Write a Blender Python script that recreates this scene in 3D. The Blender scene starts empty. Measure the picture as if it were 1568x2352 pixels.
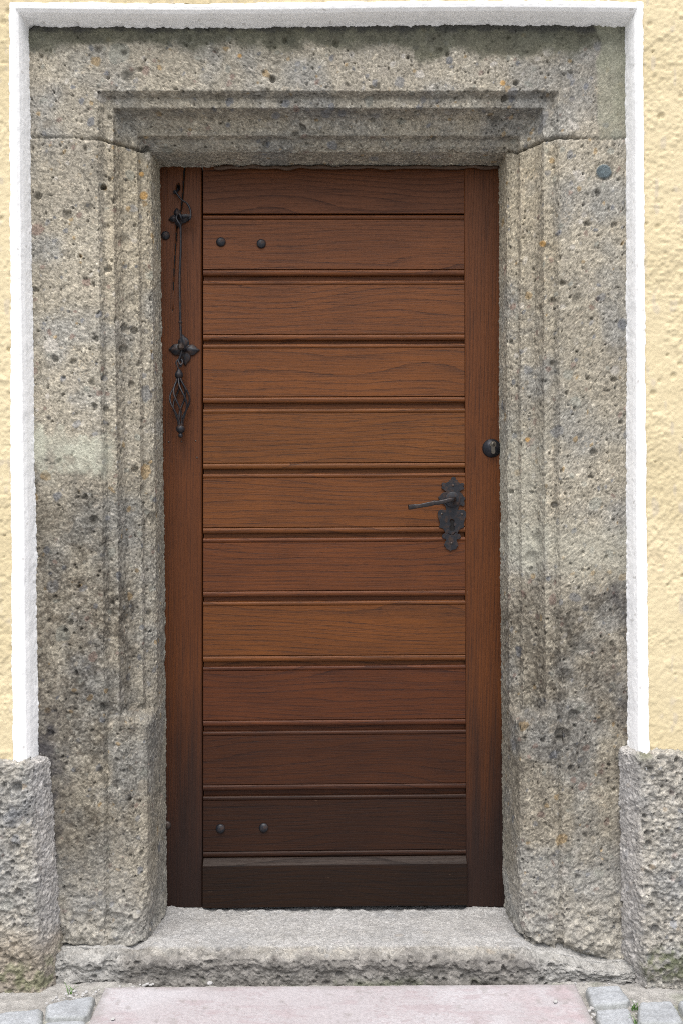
import bpy, bmesh, math, random
import numpy as np
from mathutils import Vector

SC = bpy.context.scene
COL = SC.collection

# ------------------------------------------------------------------ camera, sky, sun, exposure
EYE = 1.145            # camera height over the paving
CAMY = -2.40           # camera distance in front of the dressed stone face (y = 0)
cam_d = bpy.data.cameras.new("camera")
cam = bpy.data.objects.new("camera", cam_d)
COL.objects.link(cam)
cam.location = (0, CAMY, EYE)
cam.rotation_euler = (math.radians(90), 0, 0)
cam_d.sensor_fit = 'VERTICAL'
cam_d.sensor_height = 36.0
cam_d.lens = 2210 / 2352 * 36.0
cam_d.clip_start = 0.05
cam_d.clip_end = 200
SC.camera = cam

SUN_EL, SUN_AZ = math.radians(63), math.radians(180)
W = bpy.data.worlds.new("World")
SC.world = W
W.use_nodes = True
nt = W.node_tree
bg = nt.nodes["Background"]
sky = nt.nodes.new("ShaderNodeTexSky")
sky.sky_type = 'NISHITA'
sky.sun_disc = False
sky.sun_elevation = SUN_EL
sky.sun_rotation = SUN_AZ
sky.dust_density = 4.0
sky.air_density = 1.0
sky.ozone_density = 1.0
hs = nt.nodes.new("ShaderNodeHueSaturation")
hs.inputs['Saturation'].default_value = 0.45      # cloud cover: a whiter sky
nt.links.new(sky.outputs[0], hs.inputs['Color'])
nt.links.new(hs.outputs[0], bg.inputs[0])
bg.inputs[1].default_value = 0.15

sl = bpy.data.lights.new("sun", 'SUN')
sl.energy = 1.6
sl.angle = math.radians(50)
sl.color = (1.0, 0.97, 0.92)
sun = bpy.data.objects.new("sun", sl)
COL.objects.link(sun)
sd = Vector((-0.12, -math.cos(SUN_EL), math.sin(SUN_EL)))
sun.rotation_euler = sd.to_track_quat('Z', 'Y').to_euler()
sun.location = (0, -6, 8)

SC.view_settings.view_transform = 'Standard'
SC.view_settings.look = 'None'
SC.view_settings.gamma = 1.0
SC.view_settings.exposure = 0.82
SC.cycles.max_bounces = 6
SC.cycles.pixel_filter_type = 'BLACKMAN_HARRIS'
SC.cycles.filter_width = 1.0
SC.cycles.use_denoising = False
SC.cycles.use_adaptive_sampling = False

# ------------------------------------------------------------------ measuring helpers
F = 2210.0             # focal length in units of a 1568 x 2352 picture


def X(px, y=0.0):
    return (px - 784) * (y - CAMY) / F


def Z(py, y=0.0):
    return EYE + (1176 - py) * (y - CAMY) / F


def ground_at(px, py, z=0.0):
    d = (EYE - z) * F / (py - 1176)
    return ((px - 784) * d / F, d + CAMY)


# ------------------------------------------------------------------ noise
def _hash(ix, iy, iz, seed):
    h = (ix.astype(np.int64) * 374761393 + iy.astype(np.int64) * 668265263 + iz.astype(np.int64) * 2147483647
         + seed * 974711) & 0xFFFFFFFF
    h = h.astype(np.uint32)
    h ^= h >> np.uint32(15)
    h *= np.uint32(0x85EBCA6B)
    h ^= h >> np.uint32(13)
    h *= np.uint32(0xC2B2AE35)
    h ^= h >> np.uint32(16)
    return h.astype(np.float64) / 4294967295.0


def vnoise(P, scale, seed=0):
    """value noise -1..1"""
    Q = P * np.asarray(scale, dtype=float) + 37.31 * (seed % 17)
    I = np.floor(Q)
    f = Q - I
    u = f * f * f * (f * (f * 6 - 15) + 10)
    x, y, z = I[:, 0], I[:, 1], I[:, 2]
    out = 0
    for dx in (0, 1):
        wx = u[:, 0] if dx else 1 - u[:, 0]
        for dy in (0, 1):
            wy = u[:, 1] if dy else 1 - u[:, 1]
            for dz in (0, 1):
                wz = u[:, 2] if dz else 1 - u[:, 2]
                out = out + wx * wy * wz * _hash(x + dx, y + dy, z + dz, seed)
    return out * 2 - 1


def fbm(P, scale, oct=4, seed=0, gain=0.5):
    a, s, tot, n = 1.0, np.asarray(scale, dtype=float), 0, 0
    R = P
    for k in range(oct):
        tot = tot + a * vnoise(R, s, seed + k * 7)
        n += a
        a *= gain
        s = s * 2.03
        R = R[:, [1, 2, 0]] + 0.13
    return tot / n


ROT = np.array([[0.8, 0.5, -0.33], [-0.36, 0.86, 0.36], [0.46, -0.17, 0.87]])


def balls(P, cell, seed, rmin, rmax, keep=1.0):
    """random spheres, at most one per cell: returns (1 - d/r clipped at 0, r, random id 0..1)"""
    Q = (P @ ROT.T + seed * 0.0371) / cell
    I = np.floor(Q)
    f = Q - I
    r0 = _hash(I[:, 0], I[:, 1], I[:, 2], seed)
    r1 = _hash(I[:, 0], I[:, 1], I[:, 2], seed + 1)
    r2 = _hash(I[:, 0], I[:, 1], I[:, 2], seed + 2)
    r3 = _hash(I[:, 0], I[:, 1], I[:, 2], seed + 3)
    r4 = _hash(I[:, 0], I[:, 1], I[:, 2], seed + 4)
    r = (rmin + (rmax - rmin) * r3 ** 2)
    r = np.minimum(r, 0.49)
    c = r[:, None] + np.stack([r0, r1, r2], 1) * (1 - 2 * r[:, None])
    d = np.sqrt(((f - c) ** 2 * np.array([1.0, 1.2, 0.85])).sum(1))
    q = np.clip(1 - d / r, 0, 1) * (r4 < keep)
    return q, r * cell, _hash(I[:, 0], I[:, 1], I[:, 2], seed + 9)


def sstep(a, b, x):
    t = np.clip((x - a) / (b - a), 0, 1)
    return t * t * (3 - 2 * t)


def mixc(c, d, f):
    return c * (1 - f[:, None]) + np.asarray(d, dtype=float) * f[:, None]


# ------------------------------------------------------------------ object helpers
def tag(o, label=None, cat=None, group=None, kind=None):
    if label:
        o['label'] = label
    if cat:
        o['category'] = cat
    if group:
        o['group'] = group
    if kind or label:
        o['kind'] = kind or 'thing'
    return o


def empty(name, loc, label, cat, group=None):
    o = bpy.data.objects.new(name, None)
    COL.objects.link(o)
    o.location = loc
    o.empty_display_size = 0.05
    return tag(o, label, cat, group)


def link(name, me, mat, parent=None, loc=None, smooth=True):
    o = bpy.data.objects.new(name, me)
    COL.objects.link(o)
    if mat:
        me.materials.append(mat)
    if smooth and len(me.polygons):
        me.polygons.foreach_set('use_smooth', np.ones(len(me.polygons), dtype=bool))
    if loc is not None:
        o.location = loc
    if parent:
        o.parent = parent
        if loc is None:          # geometry given in world coordinates
            o.location = -Vector(parent_world(parent))
    return o


def parent_world(p):
    v = Vector(p.location)
    while p.parent:
        p = p.parent
        v += Vector(p.location)
    return v


def mesh_np(name, V, Fq, tint=None):
    me = bpy.data.meshes.new(name)
    Fq = np.asarray(Fq, dtype=np.int32)
    me.vertices.add(len(V))
    me.vertices.foreach_set('co', np.asarray(V, dtype=np.float32).ravel())
    k = Fq.shape[1]
    me.loops.add(Fq.size)
    me.loops.foreach_set('vertex_index', Fq.ravel())
    me.polygons.add(len(Fq))
    me.polygons.foreach_set('loop_start', np.arange(0, Fq.size, k, dtype=np.int32))
    me.update(calc_edges=True)
    if tint is not None:
        a = me.attributes.new('tint', 'FLOAT_COLOR', 'POINT')
        c = np.ones((len(V), 4), dtype=np.float32)
        c[:, :3] = np.clip(tint, 0, 1)
        a.data.foreach_set('color', c.ravel())
    return me


def grid_faces(ns, nt_, base=0, flip=False):
    i = np.arange(ns * nt_).reshape(ns, nt_) + base
    a, b, c, d = i[:-1, :-1], i[1:, :-1], i[1:, 1:], i[:-1, 1:]
    q = np.stack([a, b, c, d], -1).reshape(-1, 4)
    return q[:, ::-1] if flip else q


def grid_normals(P):
    """P (ns, nt, 3)"""
    du = np.gradient(P, axis=0)
    dv = np.gradient(P, axis=1)
    n = np.cross(du, dv)
    n /= np.maximum(np.linalg.norm(n, axis=2, keepdims=True), 1e-12)
    return n


def submesh(name, V, Fq, mask, tint):
    f = Fq[mask]
    u, inv = np.unique(f, return_inverse=True)
    return mesh_np(name, V[u], inv.reshape(f.shape), tint[u])


def resample(ctrl_a, ctrl_b, res):
    """resample two polylines with the same number of control points in step"""
    A, B, ids = [], [], []
    for i in range(len(ctrl_a) - 1):
        a0, a1 = np.array(ctrl_a[i]), np.array(ctrl_a[i + 1])
        b0, b1 = np.array(ctrl_b[i]), np.array(ctrl_b[i + 1])
        n = max(2, int(math.ceil(max(np.linalg.norm(a1 - a0), np.linalg.norm(b1 - b0)) / res)))
        t = np.linspace(0, 1, n, endpoint=False)[:, None]
        A.append(a0 + (a1 - a0) * t)
        B.append(b0 + (b1 - b0) * t)
    A.append(np.array([ctrl_a[-1]]))
    B.append(np.array([ctrl_b[-1]]))
    return np.concatenate(A), np.concatenate(B)


# ------------------------------------------------------------------ materials
def new_mat(name):
    m = bpy.data.materials.new(name)
    m.use_nodes = True
    t = m.node_tree
    b = t.nodes['Principled BSDF']
    return m, t, b


def N(t, kind, **kw):
    n = t.nodes.new(kind)
    for k, v in kw.items():
        if k in n.inputs.keys() if hasattr(n.inputs, 'keys') else False:
            n.inputs[k].default_value = v
        else:
            setattr(n, k, v)
    return n


def L(t, a, b):
    t.links.new(a, b)


def mapped(t, scale, coord='Object', loc=(0, 0, 0)):
    tc = t.nodes.new('ShaderNodeTexCoord')
    mp = t.nodes.new('ShaderNodeMapping')
    mp.inputs['Scale'].default_value = scale
    mp.inputs['Location'].default_value = loc
    L(t, tc.outputs[coord], mp.inputs['Vector'])
    return mp.outputs['Vector']


def mathn(t, op, a, b=None, c=None, clamp=False):
    n = t.nodes.new('ShaderNodeMath')
    n.operation = op
    n.use_clamp = clamp
    for i, v in enumerate((a, b, c)):
        if v is None:
            continue
        if isinstance(v, (int, float)):
            n.inputs[i].default_value = v
        else:
            L(t, v, n.inputs[i])
    return n.outputs[0]


def ramp(t, fac, stops):
    r = t.nodes.new('ShaderNodeValToRGB')
    e = r.color_ramp.elements
    while len(e) < len(stops):
        e.new(0.5)
    for i, (p, c) in enumerate(stops):
        e[i].position = p
        e[i].color = (*c, 1) if len(c) == 3 else c
    L(t, fac, r.inputs[0])
    return r.outputs[0]


def mixrgb(t, fac, a, b, mode='MIX'):
    n = t.nodes.new('ShaderNodeMix')
    n.data_type = 'RGBA'
    n.blend_type = mode
    for sock, v in ((n.inputs[0], fac), (n.inputs[6], a), (n.inputs[7], b)):
        if isinstance(v, (int, float)):
            sock.default_value = v
        elif isinstance(v, tuple):
            sock.default_value = (*v, 1)
        else:
            L(t, v, sock)
    return n.outputs[2]


def tinted(name, fine=420, amt=0.35, bump=0.6, bdist=0.0015, rough=0.92, bscale=None, spec=0.25):
    """mesh tint attribute times fine grain, with a fine bump"""
    m, t, b = new_mat(name)
    at = t.nodes.new('ShaderNodeAttribute')
    at.attribute_name = 'tint'
    v = mapped(t, (1, 1, 1))
    n1 = N(t, 'ShaderNodeTexNoise')
    n1.inputs['Scale'].default_value = fine
    n1.inputs['Detail'].default_value = 3
    L(t, v, n1.inputs['Vector'])
    vo = N(t, 'ShaderNodeTexVoronoi')
    vo.inputs['Scale'].default_value = fine * 0.6
    L(t, v, vo.inputs['Vector'])
    sep = t.nodes.new('ShaderNodeSeparateColor')
    L(t, vo.outputs['Color'], sep.inputs[0])
    g = mathn(t, 'ADD', mathn(t, 'MULTIPLY', n1.outputs[0], 0.6), mathn(t, 'MULTIPLY', sep.outputs[0], 0.4))
    f = mathn(t, 'MULTIPLY_ADD', g, 2 * amt, 1 - amt)
    comb = t.nodes.new('ShaderNodeCombineColor')
    for i in range(3):
        L(t, f, comb.inputs[i])
    c = mixrgb(t, 1.0, at.outputs['Color'], comb.outputs[0], 'MULTIPLY')
    L(t, c, b.inputs['Base Color'])
    b.inputs['Roughness'].default_value = rough
    b.inputs['Specular IOR Level'].default_value = spec
    bm_ = t.nodes.new('ShaderNodeBump')
    bm_.inputs['Strength'].default_value = bump
    bm_.inputs['Distance'].default_value = bdist
    L(t, g, bm_.inputs['Height'])
    L(t, bm_.outputs[0], b.inputs['Normal'])
    return m


def wood(name, vertical=False):
    """oiled oak; grain runs along local X (or Z when vertical). Object colour sets each board's own stain."""
    m, t, b = new_mat(name)
    tc = t.nodes.new('ShaderNodeTexCoord')
    oi = t.nodes.new('ShaderNodeObjectInfo')
    sep = t.nodes.new('ShaderNodeSeparateXYZ')
    L(t, tc.outputs['Object'], sep.inputs[0])
    al, ac = (sep.outputs[2], sep.outputs[0]) if vertical else (sep.outputs[0], sep.outputs[2])
    rnd2 = mathn(t, 'FRACT', mathn(t, 'MULTIPLY', oi.outputs['Random'], 17.31))
    rnd3 = mathn(t, 'FRACT', mathn(t, 'MULTIPLY', oi.outputs['Random'], 57.77))
    ac = mathn(t, 'ADD', ac, mathn(t, 'MULTIPLY', al, mathn(t, 'MULTIPLY_ADD', rnd2, .07, -.035)))
    off = mathn(t, 'MULTIPLY', oi.outputs['Random'], 83.0)

    def vec(sa, sc):
        cx = t.nodes.new('ShaderNodeCombineXYZ')
        L(t, mathn(t, 'MULTIPLY_ADD', al, sa, off), cx.inputs[0])
        L(t, mathn(t, 'MULTIPLY', sep.outputs[1], sc), cx.inputs[1])
        L(t, mathn(t, 'MULTIPLY_ADD', ac, sc, off), cx.inputs[2])
        return cx.outputs[0]

    def noise(v, det=2, rough=0.5):
        n = t.nodes.new('ShaderNodeTexNoise')
        n.inputs['Scale'].default_value = 1.0
        n.inputs['Detail'].default_value = det
        n.inputs['Roughness'].default_value = rough
        L(t, v, n.inputs['Vector'])
        return n.outputs[0]

    big = noise(vec(1.5 if not vertical else 0.7, 7.0), 1)
    wob = noise(vec(14, 30), 2)
    fld = mathn(t, 'ADD', mathn(t, 'MULTIPLY', big, 8.5 if not vertical else 6.0),
                mathn(t, 'ADD', mathn(t, 'MULTIPLY', ac, 55.0 if not vertical else 110.0), mathn(t, 'MULTIPLY', wob, 0.35)))
    fr = mathn(t, 'FRACT', fld)
    ring = mathn(t, 'POWER', fr, 4.5)                 # sharp dark late edge of each ring
    pores = noise(vec(28, 900), 2, 0.6)
    pores2 = noise(vec(60, 420), 2, 0.6)
    pmask = mathn(t, 'MULTIPLY', mathn(t, 'SUBTRACT', pores, 0.40), 4.0, clamp=True)
    area = mathn(t, 'MULTIPLY_ADD', noise(vec(2.2, 12), 2), 2.6, mathn(t, 'MULTIPLY_ADD', rnd3, -0.60, 0.12), clamp=True)     # where the rings stand out
    fine = mathn(t, 'MULTIPLY', mathn(t, 'SUBTRACT', noise(vec(7, 330), 2, 0.6), 0.46), 4.5, clamp=True)
    ringd = mathn(t, 'MULTIPLY', mathn(t, 'MULTIPLY', ring, mathn(t, 'MULTIPLY_ADD', pmask, 0.50, 0.50)), area)
    dash = mathn(t, 'MULTIPLY', mathn(t, 'SUBTRACT', pores2, 0.52), 5.0, clamp=True)
    dark = mathn(t, 'ADD', mathn(t, 'MULTIPLY', ringd, 0.40 if vertical else 0.66), mathn(t, 'ADD', mathn(t, 'MULTIPLY', dash, 0.30), mathn(t, 'MULTIPLY', fine, 0.36)), clamp=True)
    blot = noise(vec(5, 11), 3)
    base = mixrgb(t, blot, (0.073, 0.0240, 0.0068), (0.150, 0.0505, 0.0132))
    col = mixrgb(t, dark, base, (0.016, 0.0085, 0.0078))
    col = mixrgb(t, 1.0, col, oi.outputs['Color'], 'MULTIPLY')
    # pale rubbed flecks
    fl = mathn(t, 'MULTIPLY', mathn(t, 'SUBTRACT', noise(vec(40, 260), 2, 0.7), 0.74), 12.0, clamp=True)
    col = mixrgb(t, mathn(t, 'MULTIPLY', fl, 0.35), col, (0.30, 0.20, 0.13))
    L(t, col, b.inputs['Base Color'])
    L(t, mathn(t, 'MULTIPLY_ADD', dark, 0.20, 0.48), b.inputs['Roughness'])
    b.inputs['Specular IOR Level'].default_value = 0.19
    bp = t.nodes.new('ShaderNodeBump')
    bp.inputs['Strength'].default_value = 0.5
    bp.inputs['Distance'].default_value = 0.0012
    bp.invert = True
    L(t, dark, bp.inputs['Height'])
    L(t, bp.outputs[0], b.inputs['Normal'])
    return m


def iron(name, col=(0.009, 0.010, 0.014), rust=(0.065, 0.034, 0.02), amt=0.5, rough=0.45, metal=0.12):
    m, t, b = new_mat(name)
    v = mapped(t, (1, 1, 1))
    n = N(t, 'ShaderNodeTexNoise')
    n.inputs['Scale'].default_value = 90
    n.inputs['Detail'].default_value = 5
    L(t, v, n.inputs['Vector'])
    k = mathn(t, 'MULTIPLY', mathn(t, 'SUBTRACT', n.outputs[0], 0.48), 5.0, clamp=True)
    L(t, mixrgb(t, mathn(t, 'MULTIPLY', k, amt), col, rust), b.inputs['Base Color'])
    b.inputs['Metallic'].default_value = metal
    b.inputs['Specular IOR Level'].default_value = .35
    L(t, mathn(t, 'MULTIPLY_ADD', k, 0.3, rough), b.inputs['Roughness'])
    bp = t.nodes.new('ShaderNodeBump')
    bp.inputs['Strength'].default_value = 0.35
    bp.inputs['Distance'].default_value = 0.0015
    L(t, n.outputs[0], bp.inputs['Height'])
    L(t, bp.outputs[0], b.inputs['Normal'])
    return m


def plain(name, col, rough=0.8):
    m, t, b = new_mat(name)
    v = mapped(t, (1, 1, 1))
    n = N(t, 'ShaderNodeTexNoise')
    n.inputs['Scale'].default_value = 120
    n.inputs['Detail'].default_value = 4
    L(t, v, n.inputs['Vector'])
    L(t, mixrgb(t, n.outputs[0], tuple(c * 0.7 for c in col), tuple(min(1, c * 1.3) for c in col)), b.inputs['Base Color'])
    b.inputs['Roughness'].default_value = rough
    return m


M_STONE = tinted('conglomerate_stone', 440, 0.52, 0.9, 0.0022)
M_ROUGH = tinted('rough_base_stone', 300, 0.48, 1.0, 0.003)
M_STUCCO = tinted('yellow_stucco', 260, 0.06, 0.5, 0.0015, 0.9)
M_WHITE = tinted('white_limewash', 160, 0.02, 0.15, 0.001, 0.85)
M_GROUND = tinted('street_ground', 500, 0.4, 0.8, 0.002)
M_COBBLE = tinted('granite', 600, 0.35, 0.5, 0.001, 0.85)
M_SLAB = tinted('pink_sandstone', 520, 0.14, 0.5, 0.0008, 0.8)
M_OAK = wood('oak_boards')
M_OAKV = wood('oak_uprights', True)
M_IRON = iron('black_iron')
M_BRONZE = iron('worn_iron', (0.055, 0.045, 0.04), (0.09, 0.055, 0.04), 0.5, 0.42, 0.7)
M_STEEL = iron('dull_steel', (0.10, 0.09, 0.075), (0.07, 0.055, 0.04), 0.5, 0.4, 0.8)
M_DARK = plain('dark_cavity', (0.006, 0.005, 0.005), 0.95)
M_CORE = plain('masonry_and_light_block', (0.25, 0.22, 0.19), 0.95)
M_CHIP = plain('pale_gravel', (0.36, 0.355, 0.35), 0.9)
M_LEAF = plain('green_leaf', (0.07, 0.15, 0.03), 0.6)
M_FOAM = plain('brown_sealant', (0.065, 0.036, 0.02), 0.7)

# ------------------------------------------------------------------ stone colour and relief
PEB = np.array([[.30, .27, .22], [.22, .22, .22], [.40, .36, .29], [.16, .17, .19], [.34, .24, .12], [.46, .43, .38],
                [.24, .17, .14], [.28, .28, .24]])


def conglomerate(P, k=1.0, pits=1.0):
    """relief (outward +, metres) and base tint of the pebbly stone at points P"""
    P0 = P
    P = P + .0022 * np.stack([vnoise(P, 110, 14), vnoise(P, 110, 15), vnoise(P, 110, 16)], 1) + .0045 * np.stack([vnoise(P, 40, 17), vnoise(P, 40, 18), vnoise(P, 40, 19)], 1)
    h = 0.0016 * fbm(P, 6, 3, 1) + 0.0009 * fbm(P, 26, 3, 2) + 0.0018 * fbm(P, 95, 3, 3)
    h += 0.0012 * vnoise(P, 260, 5) + 0.0010 * vnoise(P, 400, 6)
    g = fbm(P, 70, 3, 11)
    g2 = vnoise(P, 300, 13)
    c = np.tile(np.array([.352, .318, .252]), (len(P), 1))
    c = mixc(c, [.29, .279, .248], sstep(-.2, .5, fbm(P, 9, 3, 12)))
    c *= (1 + 0.34 * g + .44 * g2)[:, None]
    # sand grains
    for cell, sd_ in ((.0048, 21), (.0080, 25)):
        q, r, i = balls(P, cell, sd_, .30, .49, .85)
        gm = sstep(0, .2, q)
        c = c * (1 + gm * (i - .45) * 1.05)[:, None]
        h += gm * (i - .5) * .0012
    # pebbles
    for cell, sd_, keep, up in ((0.017, 31, .50, .20), (0.034, 41, .42, .10), (0.06, 51, .22, .05)):
        q, r, i = balls(P, cell, sd_, .16, .48, keep)
        m_ = sstep(0, .14, q + .05 * g2)
        pc = PEB[(i * 7.99).astype(int)] * (0.85 + 0.3 * ((i * 37) % 1))[:, None] * (1 + .15 * g2)[:, None]
        c = c * (1 - m_[:, None] * .72) + pc * m_[:, None] * .72
        h += sstep(0, .35, q) * r * up * (((i * 13) % 1) - .4)
    # pits where pebbles fell out
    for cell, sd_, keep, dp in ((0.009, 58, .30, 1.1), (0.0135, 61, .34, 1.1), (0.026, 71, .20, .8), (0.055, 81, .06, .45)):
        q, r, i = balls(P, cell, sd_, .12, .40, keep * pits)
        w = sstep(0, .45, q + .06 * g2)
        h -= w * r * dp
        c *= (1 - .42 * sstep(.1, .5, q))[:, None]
    return h * k, c * .83


# ------------------------------------------------------------------ stone door surround
UP = [(-.22, .0), (-.006, .0), (.000, .010), (.005, .0185), (.028, .020), (.032, .033), (.044, .058), (.066, .074),
      (.076, .076), (.081, .090), (.096, .101), (.105, .112), (.112, .20), (.113, .27)]
LO = [(-.22, .0), (-.008, .001), (.000, .009), (.006, .002), (.028, .001), (.040, .001), (.056, .001), (.074, .002),
      (.090, .004), (.099, .010), (.104, .030), (.107, .06), (.112, .20), (.113, .27)]
ZT = Z(214)
ZB = 0.0
zk = np.array([Z(2300), Z(1700), Z(1400), Z(1000), Z(700), Z(400), Z(100)])
xl_k = np.array([X(248), X(245), X(243), X(238), X(234), X(231), X(229)])
xr_k = np.array([X(1288), X(1284), X(1281), X(1279), X(1278), X(1277), X(1277)])


def xL(z):
    return np.interp(z, zk, xl_k)


def xR(z):
    return np.interp(z, zk, xr_k)


def build_surround():
    res = 0.0023
    A, B = resample(UP, LO, res)
    ns = len(A)
    l1, d1 = A[:, 0], A[:, 1]
    l2, d2 = B[:, 0], B[:, 1]
    n1, n2 = 900, 470
    t = np.linspace(0, 1, n1)
    LL = l1[:, None] * np.ones(n1)
    zc = ZT - LL
    zz = ZB + t[None, :] * (zc - ZB)
    sides = []
    for side in (0, 1):
        stop = (0.628, 0.640)[side]
        wob = vnoise(np.stack([LL.ravel() * 1, zz.ravel() * 0, np.full(zz.size, side * 3.0)], 1), 45, 9).reshape(zz.shape)
        w = sstep(stop + .012, stop - .016, zz + .010 * wob + .15 * np.clip(LL - .05, 0, 1))
        l = LL * (1 - w) + l2[:, None] * w
        d = d1[:, None] * (1 - w) + d2[:, None] * w
        x = xL(zz) + l if side == 0 else xR(zz) - l
        sides.append(np.stack([x, d, zz], -1))
    u = np.linspace(0, 1, n2)[1:-1]
    x0 = xL(ZT - l1) + l1
    x1 = xR(ZT - l1) - l1
    top = np.stack([x0[:, None] + u[None] * (x1 - x0)[:, None], d1[:, None] * np.ones(len(u)), (ZT - l1)[:, None] * np.ones(len(u))], -1)
    P = np.concatenate([sides[0], top, sides[1][:, ::-1]], 1)
    nT = P.shape[1]
    nrm = -grid_normals(P)
    if nrm[5, 100, 1] > 0:
        nrm = -nrm
    br = np.zeros((ns, nT), dtype=int)
    br[:, n1:n1 + len(u)] = 1
    br[:, n1 + len(u):] = 2
    Q = P.reshape(-1, 3)
    br = br.ravel()
    lat = np.tile(l1[:, None], (1, nT)).ravel()
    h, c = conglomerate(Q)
    x, y, z = Q.T
    px = 784 + x * F / (y - CAMY)
    py = 1176 - (z - EYE) * F / (y - CAMY)
    nb = fbm(Q, 14, 4, 101)
    nb2 = fbm(Q, 40, 3, 102)
    nv = fbm(Q * np.array([1, 1, .25]), 22, 3, 103)
    # joints between lintel and jambs
    jl_x = [40, 232, 262, 300, 330, 347, 400]
    jl_y = [313, 319, 329, 339, 350, 344, 344]
    jr_x = [1100, 1172, 1186, 1215, 1240, 1280, 1500]
    jr_y = [346, 346, 351, 339, 325, 317, 317]
    pj = px + 0
    jy = np.where(br == 0, np.interp(pj, jl_x, jl_y), np.interp(pj, jr_x, jr_y)) + 2.5 * vnoise(Q, 30, 77) + 1.5 * vnoise(Q, 120, 78)
    dj = np.where(br == 1, 99, np.abs(py - jy)) / 921.0
    deep = np.where(br == 0, np.clip((px - 150) / 120, .35, 1), np.clip((1400 - px) / 120, .35, 1))
    h -= .013 * deep * np.exp(-(dj / .0032) ** 2)
    is_lintel = (br == 1) | (py < jy)
    # worn arrises and rough foot
    h += .0014 * fbm(Q, 110, 3, 55) * (lat > -.01)
    foot = sstep(1950, 2160, py) * (br != 1)
    h += foot * (.014 * fbm(Q, 16, 4, 56) + .011 * fbm(Q, 60, 4, 57) - .004)
    foot_y = np.where(br == 0, 2185, np.interp(px, [1180, 1270, 1430], [2160, 2180, 2236]))
    und = sstep(-16, 0, py - foot_y + 16 * nb) * (br != 1) * (lat < .1)
    h -= .016 * und * (1 + 1.2 * nb2)
    # chips along the moulded edges
    q, r, i = balls(Q, .06, 91, .15, .45, .45)
    h -= sstep(0, .5, q) * .006 * (lat > -.012) * (lat < .115)
    # ---- colour zones
    left, right = br == 0, br == 2
    jamb = ~is_lintel
    c *= (1 + .22 * fbm(Q, 3.5, 3, 105))[:, None]
    c = mixc(c, c * np.array([.90, .905, .925]), sstep(.0, .4, fbm(Q, 5, 3, 106)))
    pale = sstep(1150, 500, py + 60 * nb)
    c *= (1 + .10 * pale)[:, None]
    # brown-black weathering on the lower jambs
    outL = sstep(262, 225, px + 8 * nb2)
    sL = left * sstep(1010, 1330, py + 110 * nb) * sstep(2230, 1800, py + 150 * nb) * (.25 + .75 * np.maximum(outL, .55 * sstep(1200, 1400, py) * sstep(330, 300, px)))
    outR = sstep(1235, 1275, px + 8 * nb2)
    sR = right * sstep(1300, 1420, py + 40 * nb) * sstep(2200, 1700, py + 150 * nb) * (.25 + .75 * np.maximum(outR, .7))
    st = np.clip((sL * 1.15 + sR * .85) * (.98 + .9 * nb + .5 * nb2), 0, 1)
    st = st * np.clip(.75 + .9 * fbm(Q, 130, 3, 104), .2, 1)
    c = mixc(c, c * np.array([.34, .325, .315]), st)
    blk = np.clip(sstep(175, 100, px + 30 * nb) * sstep(1560, 1700, py + 40 * nb) * sstep(2020, 1880, py + 50 * nb) * left
                  + .6 * sstep(1400, 1445, px + 40 * nb) * sstep(1200, 1550, py + 160 * nb) * sstep(2150, 1950, py) * right, 0, 1)
    c = mixc(c, [.055, .052, .055], np.clip(blk * (.75 + .8 * nb2), 0, .88))
    # dirt mixed with painted shade along the moulding steps
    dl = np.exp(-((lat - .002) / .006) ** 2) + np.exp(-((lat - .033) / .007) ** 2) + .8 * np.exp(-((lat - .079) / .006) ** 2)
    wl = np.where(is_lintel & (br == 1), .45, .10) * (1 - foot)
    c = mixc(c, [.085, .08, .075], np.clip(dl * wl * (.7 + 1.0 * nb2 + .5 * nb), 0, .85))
    # top edge algae, then a patchy grey tone over the lintel soffit
    tp = is_lintel * sstep(122, 92, py + 26 * nb + 14 * nb2 - 22 * (px > 950) * sstep(1500, 950, px))
    c = mixc(c, np.array([.095, .095, .066]) * (1 + .5 * nb2)[:, None], np.clip(tp * .85, 0, 1))
    tp2 = is_lintel * sstep(78, 64, py + 8 * nb2)
    c = mixc(c, [.05, .05, .048], np.clip(tp2 * .8, 0, 1))
    c = mixc(c, c * np.array([.97, .97, .97]), (is_lintel & (br == 1) & (lat > .0)) * 1.0)  # shade of the recessed lintel faces, painted into the tint
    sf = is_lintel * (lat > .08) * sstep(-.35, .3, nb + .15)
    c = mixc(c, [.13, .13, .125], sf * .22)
    # greenish reveals beside the door
    rv = jamb * sstep(.106, .115, lat) * 1.0
    c = mixc(c, [.25, .245, .205], rv * .4)
    # mortar repairs
    m1 = left * sstep(980, 1010, py + 40 * nb + 24 * nb2) * sstep(1098, 1046, py + 34 * nb - 26 * nb2 - (px - 160) * .12) * sstep(262, 244, px + 12 * nb + 20 * nb2)
    m2 = is_lintel * sstep(1366, 1374, px + 6 * nb + 3 * nb2 + 12 * np.sin(py / 22.0) * (py < 140)) * (px > 1300)
    m3 = right * sstep(1190, 1240, py + 40 * nb) * sstep(1350, 1270, py + 40 * nb + (1300 - px) * .3)
    m4 = right * sstep(1275, 1240, px + 12 * nb) * sstep(900, 1080, py + 60 * nb) * sstep(1330, 1260, py + 40 * nb)
    c = mixc(c, np.array([.37, .37, .30]) * (1 + .2 * nb2)[:, None], np.clip(m1, 0, 1) * (.55 + .35 * sstep(-.3, .3, nb2)))
    c = mixc(c, np.array([.225, .225, .17]) * (1 + .25 * nb2)[:, None], np.clip(m2, 0, 1) * (.55 + .3 * sstep(-.3, .3, nb)))
    c = mixc(c, np.array([.33, .32, .265]) * (1 + .2 * nb2)[:, None], np.clip(m3 * .6 + m4 * .55, 0, 1) * .8)
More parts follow.
